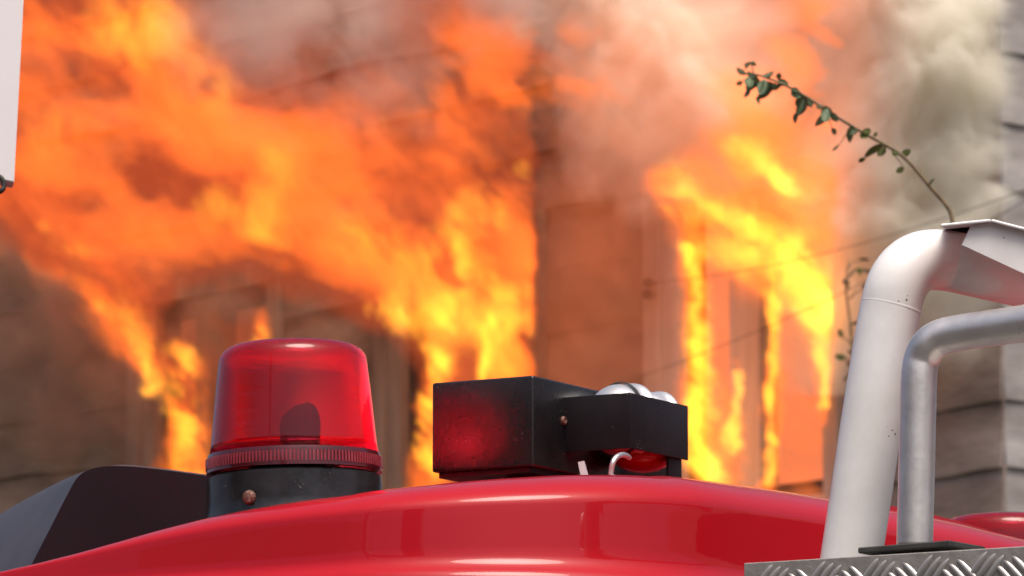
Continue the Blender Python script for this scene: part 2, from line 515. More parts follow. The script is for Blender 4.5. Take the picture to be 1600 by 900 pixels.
# ------------------------------------------------------------------ noise used to shape gas bodies
class VN:
    def __init__(s, seed):
        s.t = np.random.RandomState(seed).rand(257, 257)
    def __call__(s, x, y):
        xi = np.floor(x).astype(int); yi = np.floor(y).astype(int)
        fx = x - xi; fy = y - yi
        fx = fx * fx * fx * (fx * (fx * 6 - 15) + 10); fy = fy * fy * fy * (fy * (fy * 6 - 15) + 10)
        a = s.t[xi % 256, yi % 256]; b = s.t[(xi + 1) % 256, yi % 256]
        c = s.t[xi % 256, (yi + 1) % 256]; d = s.t[(xi + 1) % 256, (yi + 1) % 256]
        return (a * (1 - fx) + b * fx) * (1 - fy) + (c * (1 - fx) + d * fx) * fy
def fbm(x, y, seed, octv=5, gain=0.5):
    v = np.zeros_like(x); amp = 1.0; tot = 0.0
    for k in range(octv):
        ca, sa = math.cos(0.6 * k + seed), math.sin(0.6 * k + seed)
        v += amp * VN(seed * 31 + k)((x * ca - y * sa) * 2 ** k + 17.3 * k, (x * sa + y * ca) * 2 ** k + 5.1 * k)
        tot += amp; amp *= gain
    return v / tot
def stroke(X, Y, pts):
    """soft body swept along points (x, y, width, amount)"""
    best = np.zeros_like(X)
    if len(pts) == 1: pts = pts * 2
    for (x0, y0, w0, a0), (x1, y1, w1, a1) in zip(pts[:-1], pts[1:]):
        dx, dy = x1 - x0, y1 - y0
        L = dx * dx + dy * dy
        t = np.clip(((X - x0) * dx + (Y - y0) * dy) / L, 0, 1) if L > 0 else np.zeros_like(X)
        d2 = (X - x0 - t * dx) ** 2 + (Y - y0 - t * dy) ** 2
        wv = w0 + (w1 - w0) * t
        best = np.maximum(best, (a0 + (a1 - a0) * t) * np.exp(-d2 / (wv * wv)))
    return best
def sstep(a, b, x):
    t = np.clip((x - a) / (b - a), 0, 1); return t * t * (3 - 2 * t)

def gas_body(name, parent, mat, box, field, off, step=5, billow=0.0, seed=1, lean=0.0):
    """closed body in front of the wall whose thickness (metres) follows field(x, y)"""
    xs = np.arange(box[0], box[2] + step, step, float); ys = np.arange(box[1], box[3] + step, step, float)
    X, Y = np.meshgrid(xs, ys)
    T = field(X, Y)
    T[0, :] = T[-1, :] = 0; T[:, 0] = T[:, -1] = 0
    T = np.where(T < 0.002, 0.0, T)
    o = off + billow * (fbm(X / 170, Y / 170, seed + 50, 3) - 0.5) * 2 + lean * (760 - Y) / 760
    r = ray(X, Y)
    k = (((C0 - CAM) @ NW) + o) / (r @ NW)
    P = CAM + r * k[..., None]
    F = P.copy(); F[..., 1] -= T * 0.5
    B = P.copy(); B[..., 1] += T * 0.5
    ins = T > 0
    keep = ins[:-1, :-1] | ins[1:, :-1] | ins[:-1, 1:] | ins[1:, 1:]
    used = np.zeros_like(ins)
    used[:-1, :-1] |= keep; used[1:, :-1] |= keep; used[:-1, 1:] |= keep; used[1:, 1:] |= keep
    fi = -np.ones(T.shape, int); fi[used] = np.arange(used.sum())
    nf = int(used.sum())
    bi = fi.copy(); bi[ins] = nf + np.arange(ins.sum())
    V = np.concatenate([F[used], B[ins]])
    jj, ii = np.nonzero(keep)
    def q(ix):
        a, b, c, d = ix[jj, ii], ix[jj + 1, ii], ix[jj + 1, ii + 1], ix[jj, ii + 1]
        return np.concatenate([np.stack([a, b, c], 1), np.stack([a, c, d], 1)])
    qf, qb = q(fi), q(bi)
    ok = (qf != qb).any(1)
    faces = np.concatenate([qf[ok], qb[ok][:, ::-1]])
    org = np.array(parent_loc(parent)) if parent is not None else V.mean(0)
    me = bpy.data.meshes.new(name)
    me.vertices.add(len(V)); me.vertices.foreach_set('co', (V - org).ravel())
    me.loops.add(faces.size); me.loops.foreach_set('vertex_index', faces.ravel().astype(np.int32))
    me.polygons.add(len(faces)); me.polygons.foreach_set('loop_start', np.arange(0, faces.size, 3, dtype=np.int32))
    me.update(calc_edges=True)
    me.materials.append(mat)
    ob = new_obj(name, me, parent)
    if parent is None: ob.location = org
    return ob

M['flame'] = gas_mat('flame_gas', (1.0, 0.185, 0.026), 3.5, absorb=2.6, acol=(0.55, 0.30, 0.16))
M['flame_veil'] = gas_mat('flame_veil_gas', (1.0, 0.17, 0.028), 1.7, absorb=0.6, acol=(0.5, 0.3, 0.2))
M['flame_soot'] = gas_mat('sooty_flame_gas', (0.50, 0.080, 0.028), 3.0, absorb=4.6, acol=(0.28, 0.2, 0.15))
M['flame_core'] = gas_mat('flame_core_gas', (1.0, 0.38, 0.022), 10.5)
M['firelight_haze'] = gas_mat('firelight_haze_gas', (1.0, 0.22, 0.075), 0.42)  # added glow: imitates firelight falling on smoke and wall
M['flame_glow'] = gas_mat('glowing_smoke', (1.0, 0.24, 0.095), 1.35, absorb=0.8, acol=(0.6, 0.5, 0.4))
M['flame_glow_dull'] = gas_mat('dull_glowing_smoke', (1.0, 0.17, 0.06), 0.55, absorb=1.2, acol=(0.6, 0.4, 0.3))
M['smoke_pale'] = gas_mat('pale_smoke', absorb=8.0, acol=(0.9998, 0.966, 0.872), scatter=8.0, scol=(0.9998, 0.966, 0.872))
M['smoke_brown'] = gas_mat('brown_smoke', absorb=2.4, acol=(0.58, 0.36, 0.25), scatter=2.8, scol=(0.88, 0.52, 0.36))
M['smoke_grey'] = gas_mat('grey_smoke', absorb=0.2, acol=(0.5, 0.5, 0.5), scatter=2.4, scol=(0.84, 0.56, 0.47))

def warp(X, Y, s, amt, scale=120):
    a = fbm(X / scale, Y / scale, s, 5, 0.55) - 0.5
    b = fbm(X / scale + 40, Y / scale + 9, s + 3, 5, 0.55) - 0.5
    return X + a * amt * 2, Y + b * amt * 2
def streak(X, Y, ang, s, lx=150, ly=55, octv=5, gain=0.55):
    c, sn = math.cos(ang), math.sin(ang)
    wx, wy = warp(X, Y, s + 7, 45, 160)
    return fbm((wx * c + wy * sn) / lx, (-wx * sn + wy * c) / ly, s, octv, gain)

def carve(X, Y, k):
    x, y = warp(X, Y, 333, 26, 60)
    c = np.maximum(stroke(x, y, [(300, 500, 44, 1.0), (380, 490, 62, 1.0), (480, 530, 70, 1.0), (570, 610, 56, 1.0), (580, 720, 50, 1.0)]), stroke(x, y, [(-40, 430, 70, 1.0), (50, 520, 90, 1.0), (120, 620, 90, 1.0), (150, 740, 90, 1.0)]))
    return k * np.clip(c * 1.6, 0, 1)
def rag(Y, s): return (fbm(Y / 38.0, Y * 0 + s, 200 + s, 5, 0.6) - 0.45) * 2
# -------- fire from the middle window: the large plume that leans left
def f_soot(X, Y):
    x, y = warp(X, Y, 33, 36, 120)
    x = np.where(X > 790, X, x)
    b = stroke(x, y, [(735, 790, 90, 0.30), (735, 600, 95, 0.45), (720, 470, 120, 0.6), (640, 340, 180, 0.9), (540, 250, 190, 0.9), (350, 240, 200, 0.75), (180, 170, 200, 0.62), (40, 90, 200, 0.55), (-80, 20, 180, 0.5)])
    b = np.maximum(b, stroke(x, y, [(770, 420, 110, 0.7), (760, 260, 150, 0.9), (720, 170, 150, 0.8), (700, 60, 120, 0.5), (690, -60, 100, 0.4)]))
    b = np.maximum(b, stroke(x, y, [(250, 560, 40, 0.3), (230, 470, 70, 0.5), (130, 380, 90, 0.55), (20, 290, 80, 0.5), (-80, 220, 80, 0.4)]))
    b = np.maximum(b, stroke(x, y, [(360, 500, 90, 0.38), (360, 420, 110, 0.5), (470, 470, 80, 0.34)]))
    n = fbm(x / 150, y / 110, 35, 5, 0.5)
    return np.clip(b * np.clip((n - 0.1) * 2.1, 0.2, 1.5) - carve(X, Y, 0.30) - 0.03, 0, 1.2) * (1 - sstep(828, 844, X + rag(Y, 6) * (12 + 90 * sstep(260, 40, Y))))
def f_mid(X, Y):
    x, y = warp(X, Y, 3, 46, 120)
    x = np.where(X > 780, X, x)
    b = stroke(x, y, [(664, 790, 34, 0.36), (664, 660, 38, 0.42), (675, 560, 60, 0.46), (690, 470, 100, 0.5), (620, 380, 130, 0.42), (520, 300, 140, 0.36), (380, 260, 150, 0.32), (220, 160, 150, 0.30), (90, 60, 150, 0.34), (0, -60, 150, 0.3)])
    b = np.maximum(b, stroke(x, y, [(800, 640, 46, 0.3), (790, 500, 80, 0.5), (780, 400, 100, 0.46), (770, 300, 110, 0.42), (760, 200, 120, 0.4), (720, 110, 120, 0.26), (700, 20, 100, 0.16)]))
    b = np.maximum(b, stroke(x, y, [(440, 420, 60, 0.25), (400, 330, 110, 0.36), (280, 320, 110, 0.3), (120, 300, 100, 0.25), (20, 240, 100, 0.22)]))
    n = streak(X, Y, rad(20), 11, 190, 95, 5, 0.5)
    m = np.clip((n - 0.29) * 3.5, 0.05, 2.1)
    t = b * m
    t -= stroke(X, Y, [(490, 50, 110, 0.2), (590, 70, 80, 0.14)])
    t -= stroke(X, Y, [(730, 620, 18, 0.4), (728, 555, 20, 0.35)])
    t -= stroke(X, Y, [(250, 235, 90, 0.14), (330, 245, 70, 0.12)])
    t -= carve(X, Y, 0.5)
    t -= 0.025
    return np.clip(t, 0, 1) * (1 - sstep(830, 843, X + rag(Y, 5) * (10 + 60 * sstep(260, 60, Y))))
def f_mid_core(X, Y):
    x, y = warp(X, Y, 23, 26, 70)
    x = np.where(X > 800, X, x)
    b = stroke(x, y, [(655, 790, 28, 0.26), (660, 650, 26, 0.28), (672, 570, 24, 0.22)])
    for s in ([(790, 590, 26, 0.12), (790, 500, 44, 0.24), (800, 440, 36, 0.14)], [(700, 480, 42, 0.17), (704, 410, 38, 0.13)], [(620, 500, 44, 0.12), (590, 480, 30, 0.08)],
              [(810, 340, 22, 0.09), (806, 280, 20, 0.07)], [(430, 260, 34, 0.06), (410, 340, 46, 0.08), (450, 370, 40, 0.06)], [(240, 55, 60, 0.09), (160, 60, 60, 0.05)], [(760, 590, 10, 0.2), (762, 510, 14, 0.12)], [(130, 395, 40, 0.06), (80, 350, 36, 0.06)], [(330, 330, 40, 0.05)], [(560, 205, 30, 0.05), (600, 200, 20, 0.05)], [(560, 360, 50, 0.06), (620, 420, 50, 0.09)], [(740, 340, 40, 0.08)], [(330, 140, 50, 0.05)], [(90, 200, 50, 0.04)]):
        b = b + stroke(x, y, s)
    n = streak(X, Y, rad(60), 17, 90, 44)
    return np.clip(b * np.clip((n - 0.3) * 3.2, 0, 2) - carve(X, Y, 0.25) - 0.012, 0, 1) * (1 - sstep(826, 837, X))
def f_veil(X, Y):
    x, y = warp(X, Y, 303, 60, 140)
    x = np.where(X > 800, X, x)
    b = stroke(x, y, [(700, 560, 100, 0.12), (700, 440, 130, 0.2), (660, 300, 170, 0.25), (560, 220, 170, 0.24), (380, 220, 190, 0.22), (180, 170, 200, 0.22), (20, 90, 200, 0.22), (-100, 20, 180, 0.2)])
    b = np.maximum(b, stroke(x, y, [(780, 480, 80, 0.2), (770, 300, 110, 0.24), (740, 170, 120, 0.22), (700, 80, 110, 0.14)]))
    b = np.maximum(b, stroke(x, y, [(240, 500, 60, 0.16), (140, 380, 90, 0.2), (20, 300, 80, 0.2)]))
    n = streak(X, Y, rad(40), 311, 110, 48, 6, 0.62)
    t = b * np.clip((n - 0.24) * 2.8, 0.05, 1.9) - stroke(X, Y, [(480, 40, 100, 0.2), (590, 60, 70, 0.12)]) - carve(X, Y, 0.4) - 0.012
    return np.clip(t, 0, 1) * (1 - sstep(828, 843, X + rag(Y, 9) * (10 + 60 * sstep(260, 60, Y))))
fire = thing('fire', 'broad orange fire pouring from the middle window and billowing along the wall', 'fire', tuple(Wp(*[np.mean(wins[1]), SILL, 0.0])), 'fires in the upper windows')
gas_body('sooty_flame', fire, M['flame_soot'], (-560, -330, 860, 800), f_soot, 0.62, billow=0.1, seed=4, lean=0.3, step=6)
gas_body('flame', fire, M['flame'], (-560, -330, 860, 800), f_mid, 0.85, billow=0.2, seed=5, lean=0.45)
gas_body('flame_veil', fire, M['flame_veil'], (-560, -330, 860, 800), f_veil, 1.15, billow=0.2, seed=25, lean=0.45)
gas_body('flame_core', fire, M['flame_core'], (0, -60, 860, 800), f_mid_core, 0.78, billow=0.1, seed=6, lean=0.4)

# -------- fire from the left window
def f_left(X, Y):
    x, y = warp(X, Y, 43, 26, 80)
    b = stroke(x, y, [(292, 790, 34, 0.4), (290, 660, 36, 0.42), (285, 570, 34, 0.4)])
    b = np.maximum(b, stroke(x, y, [(245, 600, 20, 0.38), (215, 520, 36, 0.5), (170, 430, 54, 0.5), (110, 370, 66, 0.48), (40, 310, 60, 0.42), (-60, 220, 60, 0.3)]))
    b = np.maximum(b, stroke(x, y, [(410, 560, 22, 0.4), (408, 510, 16, 0.3)]))
    n = streak(X, Y, rad(55), 47, 100, 42)
    return np.clip(b * np.clip((n - 0.22) * 2.6, 0.1, 2.0) - 0.04, 0, 1)
def f_left_core(X, Y):
    x, y = warp(X, Y, 53, 20, 50)
    b = stroke(x, y, [(305, 780, 26, 0.16), (296, 680, 22, 0.15), (288, 600, 22, 0.14), (280, 555, 24, 0.12)])
    b = b + stroke(x, y, [(240, 596, 15, 0.14), (215, 520, 22, 0.08), (150, 430, 30, 0.07), (90, 370, 34, 0.06)])
    b = b + stroke(x, y, [(410, 545, 14, 0.1), (408, 515, 10, 0.06)])
    n = streak(X, Y, rad(55), 57, 60, 30)
    return np.clip(b * np.clip((n - 0.28) * 3.2, 0.0, 2.0) - 0.01, 0, 1)
fire = thing('fire', 'narrow ragged fire rising from the window behind the beacon and sweeping left', 'fire', tuple(Wp(*[np.mean(wins[2]), SILL, 0.0])), 'fires in the upper windows')
gas_body('flame', fire, M['flame'], (-330, 60, 470, 800), f_left, 0.35, billow=0.1, seed=8, lean=0.25)
gas_body('flame_core', fire, M['flame_core'], (0, 330, 470, 800), f_left_core, 0.42, billow=0.05, seed=28, lean=0.25)

# -------- fire from the right window
def f_right(X, Y):
    x, y = warp(X, Y, 63, 22, 80)
    x = np.where(X > 1285, X, x)
    b = stroke(x, y, [(1098, 790, 34, 0.45), (1094, 560, 27, 0.46), (1085, 400, 15, 0.38)])
    b = np.maximum(b, stroke(x, y, [(1205, 790, 14, 0.4), (1206, 600, 11, 0.4), (1208, 420, 14, 0.35)]))
    b = np.maximum(b, stroke(x, y, [(1284, 650, 8, 0.3), (1280, 540, 18, 0.5), (1268, 440, 46, 0.8), (1210, 370, 70, 0.95), (1140, 315, 66, 0.95), (1085, 288, 48, 0.85), (1035, 280, 26, 0.6)]))
    b = np.maximum(b, stroke(x, y, [(1225, 320, 86, 0.85), (1170, 255, 80, 0.85), (1140, 190, 60, 0.55), (1200, 150, 56, 0.36), (1262, 80, 50, 0.42), (1285, -60, 56, 0.4)]))
    b = np.maximum(b, stroke(x, y, [(1110, 370, 40, 0.5), (1180, 400, 50, 0.6), (1250, 430, 50, 0.7)]))
    b = np.maximum(b, stroke(x, y, [(1145, 760, 30, 0.3), (1148, 640, 14, 0.3), (1146, 560, 10, 0.2)]))
    b = np.maximum(b, stroke(x, y, [(1260, 770, 50, 0.14), (1250, 640, 40, 0.10)]))
    b = np.maximum(b, stroke(x, y, [(1290, 200, 26, 0.3), (1298, 80, 24, 0.3)]))
    b = np.maximum(b, stroke(x, y, [(960, 140, 40, 0.16), (890, 130, 50, 0.22), (850, 110, 50, 0.24)]))
    b = np.maximum(b, stroke(x, y, [(900, 50, 30, 0.2), (920, 40, 28, 0.16)]))
    n = streak(X, Y, rad(28), 67, 110, 44)
    t = b * np.clip((n - 0.2) * 2.5, 0.2, 1.8) - 0.05
    return np.clip(t, 0, 1) * (1 - sstep(1292, 1312, X + rag(Y, 7) * (16 + 60 * sstep(330, 120, Y))))
def f_right_core(X, Y):
    x, y = warp(X, Y, 83, 18, 42)
    b = stroke(x, y, [(1150, 232, 20, 0.06), (1195, 256, 20, 0.14), (1222, 282, 16, 0.2), (1240, 300, 10, 0.1)])
    for s in ([(1080, 318, 22, 0.14), (1155, 348, 18, 0.2)], [(1170, 365, 18, 0.18), (1230, 388, 18, 0.16)], [(1240, 405, 22, 0.18), (1280, 440, 28, 0.26), (1284, 520, 15, 0.2), (1282, 640, 6, 0.1)], [(1092, 740, 26, 0.17), (1092, 600, 20, 0.22), (1092, 480, 17, 0.22), (1083, 390, 10, 0.18)], [(1205, 750, 10, 0.18), (1206, 430, 8, 0.16)], [(1120, 735, 30, 0.16)], [(1146, 700, 9, 0.14), (1147, 590, 7, 0.12)], [(1100, 385, 26, 0.10), (1170, 405, 22, 0.12)], [(1225, 430, 30, 0.12), (1262, 480, 24, 0.14)], [(1200, 330, 90, 0.06)], [(1070, 300, 36, 0.10)]):
        b = b + stroke(x, y, s)
    n = streak(X, Y, rad(30), 87, 70, 30)
    return np.clip(b * np.clip((n - 0.2) * 2.6, 0.15, 2) - 0.012, 0, 1) * (1 - sstep(1296, 1306, X))
fire = thing('fire', 'bright yellow fire bursting from the window beside the house corner', 'fire', tuple(Wp(*[np.mean(wins[0]), SILL, 0.0])), 'fires in the upper windows')
gas_body('flame', fire, M['flame'], (780, -330, 1320, 800), f_right, 0.22, billow=0.06, seed=9, lean=0.75, step=4)
gas_body('flame_core', fire, M['flame_core'], (1000, 160, 1320, 800), f_right_core, 0.32, billow=0.04, seed=10, lean=0.75, step=4)

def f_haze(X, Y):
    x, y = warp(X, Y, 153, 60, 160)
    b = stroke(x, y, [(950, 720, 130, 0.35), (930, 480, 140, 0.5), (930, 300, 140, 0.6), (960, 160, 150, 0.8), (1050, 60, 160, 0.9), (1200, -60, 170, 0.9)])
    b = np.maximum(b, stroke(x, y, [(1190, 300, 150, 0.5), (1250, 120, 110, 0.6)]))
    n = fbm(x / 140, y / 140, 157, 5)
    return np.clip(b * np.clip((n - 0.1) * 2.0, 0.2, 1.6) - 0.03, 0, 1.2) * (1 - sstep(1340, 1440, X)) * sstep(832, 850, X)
gas_body('firelight_haze', fire, M['firelight_haze'], (836, -400, 1450, 800), f_haze, 0.5, billow=0.06, seed=15, lean=0.3, step=8)  # glowing haze added to warm the smoke between the fires

# -------- glowing rooms behind the windows
for (jr, jl), lab in zip(WIN, ('salmon glow of burning room filling the window beside the house corner', 'orange glow of burning room inside the middle window', 'dull red glow of burning room in the window behind the beacon')):
    def f_room(X, Y, jr=jr, jl=jl):
        n = fbm(X / 90, Y / 120, 91, 4)
        e_ = sstep(jl - 60, jl - 30, X) * (1 - sstep(jr + 30, jr + 60, X)) * sstep(330, 380, Y) * (1 - sstep(765, 790, Y))
        return e_ * (0.55 + 0.4 * n)
    ob = gas_body('room_glow', None, M['flame_glow'] if jr > 1000 else M['flame_glow_dull'], (jl - 70, 320, jr + 70, 800), f_room, -0.75, step=10)
    tag(ob, lab, 'fire glow')

# -------- smoke
def f_pale(X, Y):
    x, y = warp(X, Y, 103, 60, 180)
    b = stroke(x, y, [(1330, 520, 90, 0.3), (1390, 340, 150, 0.7), (1450, 200, 160, 0.8), (1470, 60, 170, 0.8), (1400, -80, 150, 0.7)])
    b = np.maximum(b, stroke(x, y, [(1240, 330, 80, 0.25), (1120, 140, 130, 0.5), (1000, 60, 130, 0.6), (900, 0, 120, 0.6), (860, -80, 120, 0.6)]))
    n = fbm(x / 130, y / 150, 107, 6, 0.55)
    return np.clip(b * np.clip((n - 0.12) * 2.4, 0.2, 1.7) - 0.03, 0, 1.2) * (1 - sstep(1535, 1600, X + rag(Y, 11) * 50))
ob = gas_body('smoke', None, M['smoke_pale'], (640, -420, 1760, 620), f_pale, 0.42, billow=0.06, seed=12, lean=0.1)
tag(ob, 'pale cream smoke drifting up the wall between the fires and the house corner', 'smoke', kind='stuff')
def f_brown(X, Y):
    x, y = warp(X, Y, 123, 50, 160)
    b = stroke(x, y, [(930, 640, 90, 0.25), (920, 480, 100, 0.4), (930, 300, 110, 0.8), (920, 210, 90, 0.6)])
    b = np.maximum(b, stroke(x, y, [(350, 500, 90, 0.4), (480, 520, 70, 0.3), (80, 600, 120, 0.45), (60, 500, 120, 0.6), (20, 400, 90, 0.5)]))
    n = fbm(x / 110, y / 110, 127, 5)
    return np.clip(b * np.clip((n - 0.2) * 2.2, 0.1, 1.6) - 0.02, 0, 1.2)
ob = gas_body('smoke', None, M['smoke_brown'], (-460, 60, 1080, 780), f_brown, 0.2, billow=0.02, seed=13, step=8)
tag(ob, 'thin brown smoke clinging to the wall between the windows', 'smoke', kind='stuff')
def f_grey(X, Y):
    x, y = warp(X, Y, 143, 60, 150)
    b = stroke(x, y, [(640, 150, 60, 0.15), (560, 80, 120, 0.5), (470, 30, 140, 0.6), (420, -80, 140, 0.6)])
    b = np.maximum(b, stroke(x, y, [(840, 120, 60, 0.15), (800, 20, 90, 0.35), (780, -80, 90, 0.4)]))
    n = fbm(x / 120, y / 120, 147, 5)
    return np.clip(b * np.clip((n - 0.2) * 2.2, 0.1, 1.6) - 0.03, 0, 1.2)
ob = gas_body('smoke', None, M['smoke_grey'], (120, -400, 1000, 300), f_grey, 1.7, billow=0.1, seed=14, step=8)
tag(ob, 'grey mauve smoke curling over the top of the broad orange fire', 'smoke', kind='stuff')

# ------------------------------------------------------------------ wires and insulators on the house
ins_pts = []
for py in (442, 460):
    p = Vector(on_wall(np.array(1012.0), np.array(float(py)), 0.16))
    bm = bmesh.new()
    bm_lathe(bm, [(0, 0.03), (0.026, 0.027), (0.034, 0.012), (0.026, 0.004), (0.036, -0.008), (0.026, -0.022), (0.016, -0.028), (0, -0.028)], 12, Matrix.Translation(p))
    bm_tube(bm, [p, p - Vector(NW) * 0.12], 0.008, 6)
    build('insulator', bm, M['wire'], house)
    ins_pts.append(p)
def wire(a, b, sag, label):
    a, b = Vector(a), Vector(b)
    pts = [a.lerp(b, i / 24) - Vector((0, 0, sag * 4 * (i / 24) * (1 - i / 24))) for i in range(25)]
    bm = bmesh.new(); bm_tube(bm, pts, 0.0022, 6)
    o = build('overhead_wire', bm, M['wire']); tag(o, label, 'wire', 'service wires to the house')
def far_end(px, py, Y): return at(px, py, Y)
wire(ins_pts[0], at(1720, 250, 22), 0.10, 'thin dark service wire running from the insulators across the bright fire')
wire(Vector(on_wall(np.array(990.0), np.array(592.0), 0.1)), at(1700, 262, 22), 0.06, 'thin dark wire rising low beside the window casing above the siren')

# ================================================================== THE FIRE TRUCK
YAW = rad(33)
DL = Vector((-math.cos(YAW), math.sin(YAW), 0))       # along the truck, away to the left
DR = Vector((math.sin(YAW), math.cos(YAW), 0))        # across the truck, away to the right
CORN = at(890, 864, 4.9)                              # rear near corner of the cab roof, at the gutter
truck = thing('fire_truck', 'red fire truck with red beacon, black siren box and white and steel roof rails', 'fire truck', (CORN.x, CORN.y, 0))

# --- cab roof
TOPX = [-300, -100, 40, 150, 300, 450, 600, 750, 880, 980, 1080, 1200, 1300, 1400, 1500, 1600, 1760, 2000]
TOPY = [1010, 938, 890, 850, 808, 783, 765, 750, 742, 742, 748, 763, 780, 798, 817, 838, 876, 935]
def ytop(px): return np.interp(px, TOPX, TOPY)
RC = 0.30                                             # plan radius of the roof corner
def plan(s):
    """plan point and outward normal at arc length s (s<0 along DL, s>0 along DR)"""
    arc = RC * math.pi / 2
    cc = CORN + DL * RC + DR * RC
    if s < -arc / 2: return CORN + DL * (RC + (-s - arc / 2)), -DR
    if s > arc / 2: return CORN + DR * (RC + (s - arc / 2)), -DL
    a = (s + arc / 2) / arc * math.pi / 2
    nrm = (-DR) * math.cos(a) + (-DL) * math.sin(a)
    return cc + nrm * RC, nrm
S = [-1.5, -1.2, -1.0] + [-0.9 + 0.05 * i for i in range(15)] + [-0.19 + 0.01 * i for i in range(39)] + [0.2 + 0.05 * i for i in range(15)] + [1.0, 1.2, 1.5]
INN = 0.62
def inner(s):
    arc = RC * math.pi / 2
    if s < 0: return CORN + DL * max(INN, RC - s - arc / 2) + DR * INN
    return CORN + DR * max(INN, RC + s - arc / 2) + DL * INN
def roof_pt(s, i, z):
    p, nrm = plan(s)
    if i > -0.007: return p + nrm * i + Vector((0, 0, z))
    q = inner(s)
    return p + Vector((q.x - p.x, q.y - p.y, 0)) * (-i / INN) + Vector((0, 0, z))
def profile(H):
    pts = [(-0.012, -0.55), (-0.012, -0.034), (0.002, -0.032), (0.010, -0.024), (0.011, -0.014), (0.004, -0.005), (-0.005, 0.0)]
    D, V = 0.10, 0.62                                  # steep side, then a tight shoulder, then an almost flat top
    for k in range(1, 7):
        f = k / 6
        pts.append((-0.0065 - 0.005 * f, H * V * f))
    for k in range(1, 15):
        f = k / 14 * math.pi / 2
        pts.append((-0.0115 - D * (1 - math.cos(f)), H * (V + (1 - V) * math.sin(f))))
    pts += [(-0.22, H + 0.004), (-0.34, H + 0.006), (-0.46, H + 0.006), (-0.62, H + 0.003)]
    return pts
Hs = []
for s in S:
    p, nrm = plan(s)
    lo, hi = 0.01, 0.5
    for _ in range(30):
        H = (lo + hi) / 2
        worst = 1e9
        for i, z in profile(H)[6:]:
            x_, y_ = project(roof_pt(s, i, z))
            worst = min(worst, y_ - ytop(x_))
        if worst < 0: hi = H
        else: lo = H
    Hs.append(H)
Hs = np.convolve(np.pad(Hs, 3, mode='edge'), np.ones(7) / 7, mode='valid')
bm = bmesh.new(); rows = []
for s, H in zip(S, Hs):
    p, nrm = plan(s)
    rows.append([bm.verts.new(p + nrm * i + Vector((0, 0, z)) if z < -0.001 else roof_pt(s, i, z)) for i, z in profile(H)])
for a, b in zip(rows[:-1], rows[1:]):
    for k in range(len(a) - 1):
        bm.faces.new((a[k], a[k + 1], b[k + 1], b[k]))
# crown of the roof behind the shoulder
apex = bm.verts.new(CORN + DL * 0.9 + DR * 0.9 + Vector((0, 0, float(np.max(Hs)) - 0.02)))
for a, b in zip(rows[:-1], rows[1:]):
    bm.faces.new((a[-1], apex, b[-1]))
roof = build('cab_roof', bm, M['red_paint'], truck, sharp=60)
ROOFZ = CORN.z + float(np.max(Hs))

# --- cab and body below the picture
def body_box(name, o, l, wd_, z0, z1, mat, bev=0.03):
    bm = bmesh.new(); bm_box(bm, Vector((o.x, o.y, z0)), DL * l, DR * wd_, (0, 0, z1 - z0), bevel=bev)
    return build(name, bm, M[mat], truck, sharp=40)
body_box('cab', CORN + DL * 0.03 + DR * 0.03, 2.0, 2.2, 0.55, CORN.z - 0.35, 'red_paint')
body_box('equipment_body', CORN - DL * 4.0 + DR * 0.05, 3.9, 2.2, 0.55, CORN.z - 0.28, 'red_paint')
for l in (0.5, -2.8):
    for k in (0.12, 1.9):
        c_ = CORN + DL * l + DR * k
        bm = bmesh.new()
        rot = DR.to_track_quat('Z', 'Y').to_matrix().to_4x4()
        bm_lathe(bm, [(0.0, 0.0), (0.28, 0.0), (0.30, 0.03), (0.47, 0.0), (0.5, 0.05), (0.5, 0.2), (0.47, 0.25), (0.0, 0.25)], 32, Matrix.Translation((c_.x, c_.y, 0.52)) @ rot)
        build('wheel', bm, M['rubber'], truck, sharp=40)

